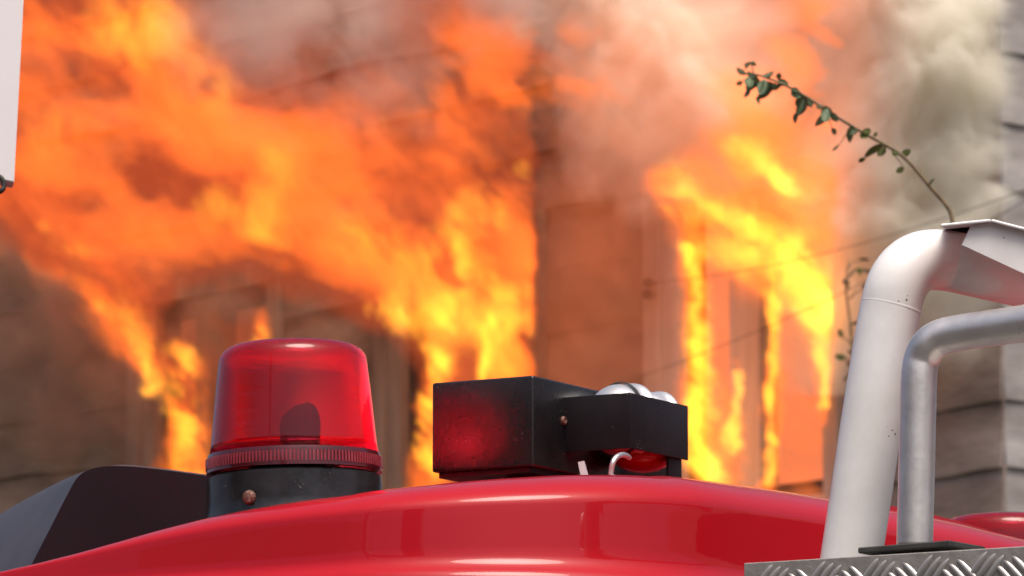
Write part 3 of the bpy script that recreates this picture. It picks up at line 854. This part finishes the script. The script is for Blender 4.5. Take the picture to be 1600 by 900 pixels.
# --- beacon
def make_beacon(base, tilt, parent, k=1.0, lit=False):
    """base: point on the axis at the level of the ring's lower edge"""
    bc = new_obj('beacon', None, parent)
    bc.location = base - parent_loc(parent)
    Mx = Matrix.Translation(base) @ Matrix.Rotation(tilt, 4, 'Y') @ Matrix.Scale(k, 4)
    bm = bmesh.new()
    outer = [(0.0835, 0.020), (0.082, 0.03), (0.0765, 0.085), (0.0735, 0.112)]
    for k in range(1, 8):
        a = k / 7 * math.pi / 2
        outer.append((0.0735 - 0.021 * (1 - math.cos(a)) - 0.001 * k / 7, 0.112 + 0.017 * math.sin(a)))
    outer += [(0.036, 0.1315), (0.018, 0.1325), (0.0, 0.133)]
    inner = [(max(r - 0.003, 0), z - (0.003 if z > 0.1 else 0)) for r, z in outer]
    bm_lathe(bm, outer + inner[::-1], 72, Mx, close=False)
    # join the two shells at the lower rim
    bm.verts.ensure_lookup_table()
    n = 72; first = bm.verts[:n]; last = bm.verts[len(bm.verts) - n:]
    for k in range(n):
        try: bm.faces.new((first[k], last[k], last[(k + 1) % n], first[(k + 1) % n]))
        except ValueError: pass
    build('lens', bm, M['lens'], bc, smooth=True)
    bm = bmesh.new()
    bm_lathe(bm, [(0.080, 0.0185), (0.0850, 0.0195), (0.0858, 0.0165), (0.0868, 0.001), (0.080, 0.001)], 72, Mx, close=True)
    ring = build('lens_rim', bm, M['rim'], bc, sharp=40)
    bm = bmesh.new()
    for k in range(144):
        a = 2 * math.pi * k / 144
        d = Vector((math.cos(a), math.sin(a), 0)); t = Vector((-math.sin(a), math.cos(a), 0))
        bm_box(bm, Mx @ (d * 0.0845 - t * 0.0008 + Vector((0, 0, 0.0045))), Mx.to_3x3() @ (d * 0.0030), Mx.to_3x3() @ (t * 0.0015), Mx.to_3x3() @ Vector((0, 0, 0.0105)))
    rb = build('rib_band', bm, M['rib'], ring)
    rb['kind'] = 'stuff'
    bm = bmesh.new()
    bm_lathe(bm, [(0.0, -0.001), (0.083, -0.001), (0.0862, -0.004), (0.0872, -0.03), (0.0885, -0.042), (0.094, -0.05), (0.095, -0.075), (0.0, -0.075)], 64, Mx)
    build('base', bm, M['base_black'], bc, sharp=35)
    bm = bmesh.new()
    a = rad(-118)
    d = Vector((math.cos(a), math.sin(a), 0))
    p = Mx @ (d * 0.0865 + Vector((0, 0, -0.030)))
    rot = (Mx.to_3x3() @ d).to_track_quat('Z', 'Y').to_matrix().to_4x4()
    bm_lathe(bm, [(0, 0.006), (0.005, 0.0055), (0.0075, 0.003), (0.0085, -0.002), (0, -0.002)], 12, Matrix.Translation(p) @ rot)
    bm_box(bm, p + Mx.to_3x3() @ Vector((-0.0012, -0.0068, -0.005)), (0.0024, 0, 0), (0, 0.003, 0), (0, 0, 0.010))
    build('screw', bm, M['rust'], bc)
    # turning reflector and bulb inside
    bm = bmesh.new()
    bm_lathe(bm, [(0.0, 0.03), (0.045, 0.03), (0.045, 0.0), (0.07, 0.0), (0.07, -0.001), (0, -0.001)], 32, Mx)
    build('motor_housing', bm, M['base_black'], bc, sharp=35)
    bm = bmesh.new()
    rr = Matrix.Rotation(rad(35), 4, 'Z') @ Matrix.Translation((0.012, 0.0, 0.047)) @ Matrix.Rotation(rad(90), 4, 'Y')
    bm_lathe(bm, [(0.0, -0.024), (0.014, -0.020), (0.023, -0.008), (0.026, 0.003), (0.0248, 0.003), (0.0218, -0.007), (0.0132, -0.0184), (0, -0.0224)], 32, Mx @ rr)
    build('reflector', bm, M['dark_plate'], bc, smooth=True)
    bm = bmesh.new()
    bm_lathe(bm, [(0, 0.062), (0.006, 0.060), (0.008, 0.052), (0.006, 0.044), (0.005, 0.03), (0, 0.03)], 10, Mx)
    build('bulb', bm, M['bulb_lit'] if lit else M['plastic_white'], bc, smooth=True)
    return bc
make_beacon(at(460, 742, 5.45), rad(-1.2), truck, 5.45 / 5.02, lit=True)
b2 = make_beacon(at(1575, 985, 6.25), 0.0, truck, 1.08)

# --- siren: black box with a twin bell horn held behind a folded plate
BYAW = rad(30)
E1 = Vector((-math.cos(BYAW), math.sin(BYAW), 0))     # left face runs this way
E2 = Vector((math.sin(BYAW), math.cos(BYAW), 0))      # right face runs this way
siren = new_obj('siren', None, truck)
sc0 = at(833, 728, 5.5)
siren.location = sc0 - parent_loc(truck)
hgt = at(833, 586, 5.5).z - sc0.z
bm = bmesh.new()
bm_box(bm, sc0, E1 * 0.128, E2 * 0.21, (0, 0, hgt), bevel=0.0035, seg=3)
build('speaker_box', bm, M['black_plastic'], siren, sharp=30)
bm = bmesh.new()
bm_box(bm, sc0 + E1 * 0.006 + E2 * 0.006 - Vector((0, 0, 0.006)), E1 * 0.116, E2 * 0.198, (0, 0, 0.008))
build('base_plate', bm, M['dark_plate'], siren)
bm = bmesh.new()
bm_box(bm, sc0 + E1 * 0.012 + E2 * 0.05 - Vector((0, 0, 0.06)), E1 * 0.05, E2 * 0.1, (0, 0, 0.058))
build('mount', bm, M['dark_plate'], siren)
# folded plate
k0 = at(985, 700, 5.52)
h2 = at(985, 613, 5.52).z - k0.z
def slab(name, o, ex, ey, ez, mat, bev=0.0012):
    bm = bmesh.new(); bm_box(bm, o, ex, ey, ez, bevel=bev, seg=2)
    return build(name, bm, M[mat], siren, sharp=30)
wl = 0.085; wr = 0.131
slab('plate_side', k0, E1 * wl, E2 * 0.003, (0, 0, h2), 'dark_plate')
slab('plate_front', k0 + E2 * 0.0031, E1 * 0.003, E2 * wr, (0, 0, h2), 'dark_plate')
slab('plate_bracket', k0 + E2 * (wr - 0.035) + E1 * 0.004 - Vector((0, 0, 0.055)), E1 * 0.004, E2 * 0.03, (0, 0, h2 + 0.056), 'dark_plate')
for name, px, py, rr, dep in (('horn_bell', 967, 656, 0.0395, 5.61), ('horn_bell', 1012, 660, 0.034, 5.65)):
    c_ = at(px, py, dep)
    ax = (E2 * 0.85 + E1 * -0.3 + Vector((0, 0, 0.0))).normalized()
    bm = bmesh.new()
    prof = [(0.0, -rr * 0.9)]
    for k in range(1, 12):
        a = k / 12 * math.pi * 0.62
        prof.append((rr * math.sin(a), -rr * 0.9 * math.cos(a)))
    prof += [(rr * 1.02, rr * 0.35), (rr * 1.06, rr * 0.4), (rr * 1.06, rr * 0.52), (rr * 0.98, rr * 0.55), (0, rr * 0.6)]
    bm_lathe(bm, prof, 40, Matrix.Translation(c_) @ ax.to_track_quat('Z', 'Y').to_matrix().to_4x4())
    hb = build(name, bm, M['chrome'], siren, sharp=50)
    if px > 1000: continue
    bm = bmesh.new()
    bm_lathe(bm, [(rr * 1.03, -rr * 0.05), (rr * 1.07, -rr * 0.03), (rr * 1.07, rr * 0.03), (rr * 1.03, rr * 0.05)], 40, Matrix.Translation(c_) @ ax.to_track_quat('Z', 'Y').to_matrix().to_4x4(), close=True)
    build('band', bm, M['rubber'], hb, sharp=50)
slab('horn_back', at(905, 752, 5.72) - Vector((0, 0, 0.02)), at(1056, 752, 5.72) - at(905, 752, 5.72), Vector((0, 0.004, 0)), (0, 0, 0.075), 'dark_plate')
# added red body: the roof's reflection under the chrome horn, done as paint
c_ = at(1004, 716, 5.64)
bm = bmesh.new()
bmesh.ops.create_uvsphere(bm, u_segments=28, v_segments=16, radius=1.0, matrix=Matrix.Translation(c_) @ Matrix.Rotation(-BYAW, 4, 'Z') @ Matrix.Diagonal((0.032, 0.034, 0.0165, 1)))
build('horn_reflection', bm, M['red_paint'], siren, smooth=True)
# screw on the side, white tag, bent cable
p = at(885, 658, 5.12); p = sc0 + E2 * ((p - sc0).dot(E2) if False else 0.066) + Vector((0, 0, at(885, 658, 5.56).z - sc0.z))
bm = bmesh.new()
rot = (-E1).to_track_quat('Z', 'Y').to_matrix().to_4x4()
bm_lathe(bm, [(0, 0.002), (0.002, 0.0022), (0.003, 0.003), (0.0042, 0.0028), (0.005, 0.001), (0.005, -0.002), (0, -0.002)], 16, Matrix.Translation(p) @ rot)
build('screw', bm, M['rust'], siren, sharp=40)
bm = bmesh.new()
a_, b_, c2, d2 = at(903, 722, 5.46), at(913, 720, 5.46), at(922, 752, 5.46), at(909, 752, 5.46)
vs = [bm.verts.new(v) for v in (a_, b_, c2, d2)] + [bm.verts.new(v + Vector((0, 0.004, 0))) for v in (a_, b_, c2, d2)]
for f in ((0, 1, 2, 3), (7, 6, 5, 4), (0, 4, 5, 1), (1, 5, 6, 2), (2, 6, 7, 3), (3, 7, 4, 0)): bm.faces.new([vs[i] for i in f])
build('tag', bm, M['plastic_white'], siren)
bm = bmesh.new()
bm_tube(bm, bezier_path([at(954, 755, 5.47), at(955, 736, 5.47), at(959, 720, 5.47), at(967, 712, 5.48), (at(976, 711, 5.5)), at(983, 715, 5.54)], 6), 0.0030, 12)
build('conduit', bm, M['steel'], siren, smooth=True)

# --- dark air deflector on the cab roof
bm = bmesh.new()
def df(px, py, Y): return bm.verts.new(at(px, py, Y))
front_top = [(40, 900, 5.62), (75, 832, 5.62), (104, 775, 5.62), (122, 745, 5.62), (145, 732, 5.625), (180, 728, 5.63), (230, 731, 5.65), (330, 744, 5.70), (430, 756, 5.75)]
back_top = [(-150, 900, 6.2), (-90, 850, 6.2), (-20, 815, 6.15), (50, 778, 6.05), (110, 748, 5.95), (175, 727.5, 5.9), (232, 729.5, 5.92), (330, 742, 5.98), (430, 754, 6.03)]
def fine(pts, n=6): return [tuple(v) for v in bezier_path([Vector(p) for p in pts], n)]
ft, bt = fine(front_top), fine(back_top)
ft = [(p[0], p[1], 5.60 + (p[0] - 40) * 0.00036) for p in ft]
loft = []
for u in range(9):
    t_ = u / 8
    row = []
    for p, q in zip(ft, bt):
        bul = 4 * t_ * (1 - t_) * 9 * max(0.0, min(1.0, (120 - q[0]) / 120))
        row.append(df(p[0] + (q[0] - p[0]) * t_ - bul, p[1] + (q[1] - p[1]) * t_ - bul * 0.5, p[2] + (q[2] - p[2]) * t_))
    loft.append(row)
for ra, rb_ in zip(loft[:-1], loft[1:]):
    for k in range(len(ra) - 1): bm.faces.new((ra[k], ra[k + 1], rb_[k + 1], rb_[k]))
dfl = build('deflector_shell', bm, M['visor_flank'], truck, smooth=True)
bm = bmesh.new()
r0 = [df(*p) for p in ft]; low = [df(p[0], 940, p[2]) for p in ft]
for k in range(1, len(r0)):
    bm.faces.new((r0[k - 1], low[k - 1], low[k], r0[k]))
build('deflector_face', bm, M['visor'], truck)

# --- tread plate edge of the equipment deck
TP0 = at(1162, 880, 4.75)
tl = 0.62
DT = -DL
plate_h = 0.13
deck = new_obj('tread_plate', None, truck)
deck.location = TP0 - parent_loc(truck)
bm = bmesh.new(); bm_box(bm, TP0 - Vector((0, 0, plate_h)), DT * tl, DR * 0.004, (0, 0, plate_h), bevel=0.0008, seg=1)
build('side_sheet', bm, M['tread'], deck)
bm = bmesh.new(); bm_box(bm, TP0 + DR * 0.0045 - Vector((0, 0, 0.006)), DT * tl, DR * 0.5, (0, 0, 0.004))
build('deck_sheet', bm, M['tread'], deck)
# raised bars, alternate groups of three leaning left and right
def bar_mesh(ang):
    bm = bmesh.new(); Lb, Wb, Hb = 0.015, 0.0031, 0.0018
    ca, sa = math.cos(ang), math.sin(ang)
    ax = DT * ca + Vector((0, 0, 1)) * sa; sd = DT * -sa + Vector((0, 0, 1)) * ca; nn = -DR
    ringv = []
    for k in range(9):
        u = -1 + 2 * k / 8
        wv = Wb * (1 - u * u) ** 0.5 if abs(u) < 1 else 0
        hv = Hb * (1 - u * u) ** 0.6 if abs(u) < 1 else 0
        c_ = ax * Lb * u
        if wv == 0: ringv.append([bm.verts.new(c_)])
        else: ringv.append([bm.verts.new(c_ - sd * wv), bm.verts.new(c_ - sd * wv * 0.5 + nn * hv), bm.verts.new(c_ + sd * wv * 0.5 + nn * hv), bm.verts.new(c_ + sd * wv)])
    for a, b in zip(ringv[:-1], ringv[1:]):
        if len(a) == 1:
            for k in range(3): bm.faces.new((a[0], b[k], b[k + 1]))
        elif len(b) == 1:
            for k in range(3): bm.faces.new((a[k], b[0], a[k + 1]))
        else:
            for k in range(3): bm.faces.new((a[k], b[k], b[k + 1], a[k + 1]))
    return mesh_of(bm, 'tread_bar', M['tread_bar'], True)
bars = [bar_mesh(rad(50)), bar_mesh(rad(-45))]
px_ = 0.056
for row in range(4):
    for i in range(11):
        for kind in (0, 1):
            uu = 0.030 + i * px_ + (px_ / 2 if kind else 0) + (row % 2) * px_ / 2
            zz = -0.016 - row * 0.030 - (0.006 if kind else 0)
            for j in (-1, 0, 1):
                u2 = uu + j * 0.0085
                if u2 < 0.012 or u2 > tl - 0.012: continue
                o = new_obj('tread_bar', bars[kind], deck)
                p = TP0 + DT * u2 - DR * 0.0003 + Vector((0, 0, zz + (j * 0.0035 if kind else -j * 0.002)))
                if zz < -plate_h + 0.02: bpy.data.objects.remove(o); continue
                o.location = p - TP0
bm = bmesh.new()
gs = at(1340, 858, 4.705); ge = at(1484, 846.5, 4.655)
bm_box(bm, gs - Vector((0, 0, 0.004)), ge - gs, DR * 0.07, (0, 0, 0.0055), bevel=0.001, seg=1)
build('rubber_pad', bm, M['rubber'], truck)

# --- white roof rail with folded end plate
def arc_path(pts, fillet_i, n=14, k=0.5):
    return bezier_path(pts, n)
wp = [at(1326, 900, 4.80), at(1347, 760, 4.80), at(1368, 620, 4.80), at(1388, 500, 4.80), at(1400, 450, 4.80)]
wp2 = [at(1418, 422, 4.805), at(1443, 408, 4.815), at(1478, 407, 4.83), at(1530, 418, 4.84), at(1600, 434, 4.90), at(1760, 470, 5.05), at(2150, 560, 5.40)]
rail = new_obj('roof_rail', None, truck); rail.location = at(1326, 900, 4.80) - parent_loc(truck)
bm = bmesh.new(); bm_tube(bm, bezier_path(wp + wp2, 12), 0.0291, 40)
o = build('tube', bm, M['white_paint'], rail, smooth=True); o['label'] = 'thick white painted tube'
bm = bmesh.new()
sp = at(1392, 480, 4.80); ax = (at(1400, 450, 4.80) - at(1388, 500, 4.80)).normalized()
bm_lathe(bm, [(0.0285, -0.003), (0.02935, -0.0008), (0.02935, 0.0008), (0.0285, 0.003)], 40, Matrix.Translation(sp) @ ax.to_track_quat('Z', 'Y').to_matrix().to_4x4(), close=True)
build('weld_seam', bm, M['white_paint'], rail, smooth=True)
def sheet(name, pts, th, mat, parent):
    bm = bmesh.new()
    pts = [Vector(p) for p in pts]
    nrm = (pts[1] - pts[0]).cross(pts[2] - pts[0]).normalized()
    a = [bm.verts.new(p + nrm * th / 2) for p in pts]; b = [bm.verts.new(p - nrm * th / 2) for p in pts]
    bm.faces.new(a); bm.faces.new(b[::-1])
    for k in range(len(pts)): bm.faces.new((a[k], b[k], b[(k + 1) % len(pts)], a[(k + 1) % len(pts)]))
    bmesh.ops.bevel(bm, geom=bm.edges[:], offset=th * 0.3, segments=1, affect='EDGES')
    return build(name, bm, M[mat], parent)
sheet('end_plate', [at(1517, 352, 4.70), at(1548, 347, 4.70), at(1604, 360, 4.70), at(1720, 392, 4.70), at(1720, 480, 4.70), at(1600, 428, 4.70), at(1502, 384, 4.70)], 0.003, 'white_paint', rail)
sheet('cap_plate', [at(1470, 352.5, 4.69), at(1548, 344.5, 4.69), at(1553, 349, 4.86), at(1475, 357, 4.86)], 0.003, 'white_paint', rail)
sheet('cap_plate', [at(1548.5, 344.5, 4.69), at(1720, 389, 4.69), at(1725, 393, 4.86), at(1553.5, 349, 4.86)], 0.003, 'white_paint', rail)
sheet('shade_plate', [at(1478, 357, 4.85), at(1553, 350, 4.85), at(1720, 390, 4.95), at(1720, 440, 4.95), at(1478, 395, 4.85)], 0.003, 'dark_plate', rail)  # added dark sheet: shade inside the open fold put into its colour

# --- steel grab rail
gp = [at(1429, 856, 4.71), at(1431, 780, 4.71), at(1434, 660, 4.71), at(1436, 590, 4.71), at(1440, 562, 4.71), at(1451, 540, 4.705), at(1470, 527, 4.70), at(1500, 520, 4.69), at(1560, 511, 4.665), at(1640, 499, 4.63), at(1800, 475, 4.56), at(2150, 420, 4.40)]
bm = bmesh.new(); bm_tube(bm, bezier_path(gp, 10), 0.0169, 36)
o = build('grab_rail', bm, M['steel'], truck, smooth=True); o['label'] = 'bent bare steel tube'

# --- raised flange along the rear roof edge
fl = [at(1375, 787, 5.55), at(1430, 797, 5.63), at(1500, 815, 5.74), at(1580, 838, 5.86), at(1640, 856, 5.95)]
bm = bmesh.new(); prev = None
for p in fl:
    v = [bm.verts.new(p), bm.verts.new(p - Vector((0, 0, 0.03))), bm.verts.new(p - Vector((0, 0, 0.03)) + DL * 0.01), bm.verts.new(p + DL * 0.01)]
    if prev:
        for k in range(4): bm.faces.new((prev[k], prev[(k + 1) % 4], v[(k + 1) % 4], v[k]))
    else: bm.faces.new(v)
    prev = v
bm.faces.new(prev[::-1])
build('roof_flange', bm, M['red_paint'], truck)

# ------------------------------------------------------------------ white panel at the left edge
sg = thing('hanging_panel', 'plain white panel hanging on a dark clip above the broad orange fire', 'panel', tuple(at(-60, 290, 4.25)))
bm = bmesh.new()
pa = [at(38.5, -30, 4.25), at(22, 285, 4.25), at(-20, 276, 4.25), at(-260, 262, 4.25), at(-240, -200, 4.25), at(46, -200, 4.25)]
f = [bm.verts.new(p) for p in pa]; bk = [bm.verts.new(p + Vector((-0.004, 0.03, 0))) for p in pa]
bm.faces.new(f); bm.faces.new(bk[::-1])
for k in range(len(pa)): bm.faces.new((f[k], bk[k], bk[(k + 1) % len(pa)], f[(k + 1) % len(pa)]))
bmesh.ops.bevel(bm, geom=bm.edges[:], offset=0.001, segments=2, affect='EDGES')
build('panel_sheet', bm, M['panel'], sg)
bm = bmesh.new()
bm_tube(bm, bezier_path([at(-40, 268, 4.24), at(-8, 273, 4.24), at(4, 281, 4.24), at(6, 291, 4.24), at(0, 299, 4.24), at(-20, 302, 4.25)], 6), 0.0022, 10)
build('clip', bm, M['wire'], sg, smooth=True)
bm = bmesh.new()
px0 = at(-900, 0, 4.30).x
bm_box(bm, Vector((px0, 4.30, 0)), (0.05, 0, 0), (0, 0.05, 0), (0, 0, 2.95))
bm_box(bm, Vector((px0 + 0.051, 4.305, 2.56)), (at(-150, 0, 4.3).x - px0, 0, 0), (0, 0.03, 0), (0, 0, 0.04))
build('post', bm, M['steel'], sg)

# ------------------------------------------------------------------ leafy cane
YC = 9.0
cane = thing('leafy_cane', 'slender green-leaved cane arching in front of the smoke and the right fire', 'plant', tuple(Vector((at(1300, 450, YC).x, YC, 0))))
cp = [Vector((at(1300, 450, YC).x, YC, 0.0)), Vector((at(1310, 450, YC).x, YC, 1.2)), at(1345, 760, YC), at(1390, 560, YC), at(1440, 450, YC), at(1476, 395, YC), at(1487, 338, YC), at(1450, 288, YC), at(1408, 242, YC), at(1350, 208, YC), at(1300, 178, YC), at(1255, 148, YC), at(1215, 128, YC), at(1180, 116, YC), at(1158, 116, YC)]
path = bezier_path(cp, 8)
nP = len(path)
bm = bmesh.new(); bm_tube(bm, path, 0.004, 8, radii=[0.0062 - 0.0047 * (i / nP) ** 0.8 for i in range(nP)])
build('stem', bm, M['stem'], cane, smooth=True)
def leaf(p, d, ln, wd_, mat, tw=0.0):
    d = Vector(d).normalized()
    side = d.cross(Vector((0.25 * math.sin(tw * 3), -1, 0.4 * math.cos(tw * 5)))).normalized()
    side = Matrix.Rotation(tw, 3, d) @ side
    nn = d.cross(side)
    bm = bmesh.new(); rws = []
    for k in range(7):
        u = k / 6
        wv = wd_ * math.sin(math.pi * min(u * 0.96 + 0.04, 1)) ** 0.7 * 0.5
        c_ = p + d * ln * u - nn * ln * 0.18 * u * u
        rws.append([bm.verts.new(c_ - side * wv + nn * wv * 0.3), bm.verts.new(c_), bm.verts.new(c_ + side * wv + nn * wv * 0.3)])
    for a, b in zip(rws[:-1], rws[1:]):
        for k in range(2): bm.faces.new((a[k], a[k + 1], b[k + 1], b[k]))
    bmesh.ops.solidify(bm, geom=bm.faces[:], thickness=0.0006)
    return build('leaf', bm, mat, cane, smooth=True)
lr = random.Random(12)
def twig(p, q):
    bm = bmesh.new(); bm_tube(bm, [Vector(p), (Vector(p) + Vector(q)) / 2 + Vector((0, 0, 0.004)), Vector(q)], 0.001, 5, radii=[0.0015, 0.001, 0.0006]); build('twig', bm, M['stem'], cane)
for a, b in (((1290, 172), (1300, 200)), ((1335, 198), (1310, 228)), ((1385, 230), (1352, 248)), ((1400, 246), (1412, 264)), ((1250, 150), (1246, 176)), ((1200, 126), (1186, 150)), ((1180, 117), (1160, 128)), ((1178, 116), (1172, 98))):
    twig(at(*a, YC), at(*b, YC))
LEAVES = [  # base pixel, direction in the picture, length, width in pixels
    (1166, 116, -150, 24, 12), (1172, 118, 100, 34, 17), (1176, 118, 60, 30, 14), (1182, 118, 120, 40, 18), (1168, 112, 45, 22, 10), (1165, 108, -60, 20, 9),
    (1195, 124, 110, 34, 18), (1190, 120, -20, 28, 14), (1205, 128, 125, 44, 20), (1212, 130, 140, 26, 14), (1222, 132, 150, 22, 12), (1236, 138, 30, 20, 12), (1242, 136, 80, 34, 20), (1232, 132, -160, 24, 13),
    (1258, 150, 130, 30, 18), (1256, 152, 105, 42, 22), (1262, 152, 70, 22, 14), (1288, 166, 70, 28, 20), (1292, 170, 100, 34, 18), (1296, 172, 130, 44, 15), (1300, 176, 60, 22, 13), (1286, 164, 150, 18, 10),
    (1332, 196, 105, 36, 16), (1330, 196, 80, 26, 14), (1348, 204, 20, 18, 18), (1346, 206, 60, 22, 15), (1340, 202, 140, 20, 9), (1310, 226, 130, 20, 6),
    (1160, 128, 160, 14, 9), (1172, 98, 150, 14, 9), (1172, 98, 20, 15, 9), (1186, 150, 100, 20, 12), (1170, 138, 110, 22, 12), (1246, 176, 110, 24, 13), (1300, 200, 60, 16, 10), (1216, 124, -80, 14, 10), (1352, 248, 160, 16, 9), (1366, 214, -70, 12, 9),
    (1378, 226, 150, 44, 13), (1382, 228, 120, 26, 15), (1408, 240, -10, 22, 14), (1404, 242, -150, 16, 12), (1412, 262, 150, 18, 11), (1452, 290, -60, 18, 8)]
for i, (px, py, an, ln, wd_) in enumerate(LEAVES):
    a = rad(an)
    s_ = YC / FPX
    leaf(at(px, py, YC + lr.uniform(-0.02, 0.02)), (math.cos(a), lr.uniform(-0.5, 0.5), -math.sin(a)), ln * s_ * 0.78, wd_ * s_ * 0.9, M['leaf_young'] if px > 1340 else M['leaf'], lr.uniform(-0.9, 0.9))

# ------------------------------------------------------------------ trees across the road, mirrored in the truck's paint
def make_tree(name, label, loc, h, wd_, conic, seed):
    r = random.Random(seed)
    t = thing(name, label, 'tree', loc, 'trees across the road')
    bm = bmesh.new()
    bm_tube(bm, [Vector(loc) + Vector((0, 0, z)) for z in (-0.1, h * 0.3, h * 0.6, h * 0.9)], 0.2, 8, radii=[0.22, 0.16, 0.1, 0.03])
    for k in range(7):
        a = r.uniform(0, 6.3); z = h * r.uniform(0.3, 0.7)
        b0 = Vector(loc) + Vector((0, 0, z)); b1 = b0 + Vector((math.cos(a) * wd_ * 0.6, math.sin(a) * wd_ * 0.6, h * 0.12))
        bm_tube(bm, [b0, b0.lerp(b1, 0.5) + Vector((0, 0, 0.1)), b1], 0.05, 6, radii=[0.08, 0.05, 0.02])
    build('trunk', bm, M['stem'], t)
    bm = bmesh.new()
    for k in range(2600):
        u = r.random() ** 0.8
        z = h * (0.12 + 0.88 * u) if conic else h * (0.28 + 0.72 * u)
        rr = wd_ * ((1 - u) ** 0.7 if conic else math.sin(math.pi * (0.12 + 0.86 * u)) ** 0.6)
        a = r.uniform(0, 6.3); q = math.sqrt(r.random()) * rr * r.uniform(0.75, 1.12)
        c_ = Vector(loc) + Vector((math.cos(a) * q, math.sin(a) * q, z))
        e1 = Vector((r.uniform(-1, 1), r.uniform(-1, 1), r.uniform(-1, 1))).normalized() * r.uniform(0.18, 0.4)
        e2 = e1.cross(Vector((r.uniform(-1, 1), r.uniform(-1, 1), r.uniform(-1, 1)))).normalized() * r.uniform(0.15, 0.3)
        bm.faces.new([bm.verts.new(c_ - e1), bm.verts.new(c_ + e2), bm.verts.new(c_ + e1), bm.verts.new(c_ - e2)])
    me = bpy.data.meshes.new('crown'); bm.to_mesh(me); bm.free(); me.materials.append(M['leaf'])
    o = new_obj('crown', me, t); o.matrix_parent_inverse = Matrix.Translation(-Vector(loc))
TREES = [(8.5, -15, 8.0, 1.7, 1), (15, -12, 7.5, 3.4, 0), (3, -24, 9.5, 4.4, 0), (-5, -22, 9, 4.2, 0)]
WHERE = ['rising alone between the broad-leaved trees', 'beside the conifer, smallest of the row', 'tallest of the row behind the conifer', 'at the end of the row near the brick house']
for i, (x, y, h, wd_, cn) in enumerate(TREES):
    make_tree('conifer_tree' if cn else 'broadleaf_tree', ('slim pointed dark conifer ' if cn else 'dark green broad-leaved tree ') + WHERE[i], (x, y, 0), h, wd_, cn, 70 + i)

M['brick'] = noise_mat('dark_brick', (0.07, 0.035, 0.025), (0.13, 0.07, 0.05), scale=6, rough=0.9)
def brick_house(label, cx, cy, facing, wdt, dep, h):
    """gabled house whose front looks along facing"""
    f = Vector((math.cos(facing), math.sin(facing), 0)); sd = Vector((-f.y, f.x, 0))
    o = Vector((cx, cy, 0))
    t = thing('brick_house', label, 'house', tuple(o))
    bm = bmesh.new(); bm_box(bm, o - sd * wdt / 2 - f * dep, sd * wdt, f * dep, (0, 0, h)); build('wall', bm, M['brick'], t)
    bm = bmesh.new()
    e = 0.4
    a = [o - sd * (wdt / 2 + e) + f * e, o + sd * (wdt / 2 + e) + f * e, o + sd * (wdt / 2 + e) - f * (dep + e), o - sd * (wdt / 2 + e) - f * (dep + e)]
    a = [bm.verts.new(p + Vector((0, 0, h + 0.005))) for p in a]
    r = [bm.verts.new(o + sd * k * (wdt / 2 + e) - f * dep / 2 + Vector((0, 0, h + 2.4))) for k in (-1, 1)]
    bm.faces.new((a[0], a[1], r[1], r[0])); bm.faces.new((a[2], a[3], r[0], r[1])); bm.faces.new((a[1], a[2], r[1])); bm.faces.new((a[3], a[0], r[0])); bm.faces.new(a[::-1])
    build('roof', bm, M['roof'], t)
    n = int(wdt // 2.6)
    for lv in (1.0, 3.8):
        for k in range(n):
            p = o + sd * (-wdt / 2 + (k + 0.5) * wdt / n - 0.5) + f * 0.003 + Vector((0, 0, lv))
            if lv < 2 and k == n // 2:
                bm = bmesh.new(); bm_box(bm, p - Vector((0, 0, 1.0)), sd * 1.0, f * 0.05, (0, 0, 2.1)); build('door', bm, M['casing'], t); continue
            bm = bmesh.new(); bm_box(bm, p, sd * 1.0, f * 0.04, (0, 0, 1.3))
            w_ = build('window', bm, M['glass_dark'], t)
            bm = bmesh.new(); bm_box(bm, p + f * 0.0 - Vector((0, 0, 0.1)) - sd * 0.06, sd * 1.12, f * 0.09, (0, 0, 0.09)); build('sill', bm, M['casing'], w_)
brick_house('long dark brick house beside the road, facing the side of the truck', -13.5, -6.4, rad(24), 26, 7, 6.2)
brick_house('short dark brick house on the far side of the truck, near the burning house', 17.5, 7.6, rad(204), 13, 7, 5.6)

# ------------------------------------------------------------------ small dry shrub behind the white rail
YB = 20.0
cane = thing('dry_shrub', 'blurred dry twigs with few leaves beside the white rail, before the wall', 'shrub', tuple(Vector((at(1345, 450, YB).x, YB, 0))))
tr_ = [Vector((at(1345, 450, YB).x, YB, 0)), Vector((at(1348, 450, YB).x, YB, 1.4)), at(1345, 800, YB), at(1338, 640, YB), at(1330, 520, YB), at(1322, 450, YB), at(1326, 405, YB)]
bm = bmesh.new(); pth = bezier_path(tr_, 6); bm_tube(bm, pth, 0.006, 7, radii=[0.012 - 0.010 * i / len(pth) for i in range(len(pth))])
build('stem', bm, M['stem'], cane, smooth=True)
sr = random.Random(5)
for k in range(16):
    px, py = sr.uniform(1316, 1352), sr.uniform(395, 590)
    b0 = at(1330 + (py - 500) * 0.06, py + 14, YB); b1 = at(px, py, YB + sr.uniform(-0.1, 0.1))
    bm = bmesh.new(); bm_tube(bm, [b0, (b0 + b1) / 2 + Vector((0, 0, 0.01)), b1], 0.003, 5, radii=[0.004, 0.003, 0.002]); build('twig', bm, M['stem'], cane)
    a = sr.uniform(0, 6.3); s_ = YB / FPX
    leaf(b1, (math.cos(a), sr.uniform(-.5, .5), math.sin(a)), sr.uniform(12, 20) * s_, sr.uniform(7, 11) * s_, M['leaf_dry'] if k % 3 else M['leaf_young'], sr.uniform(-1, 1))
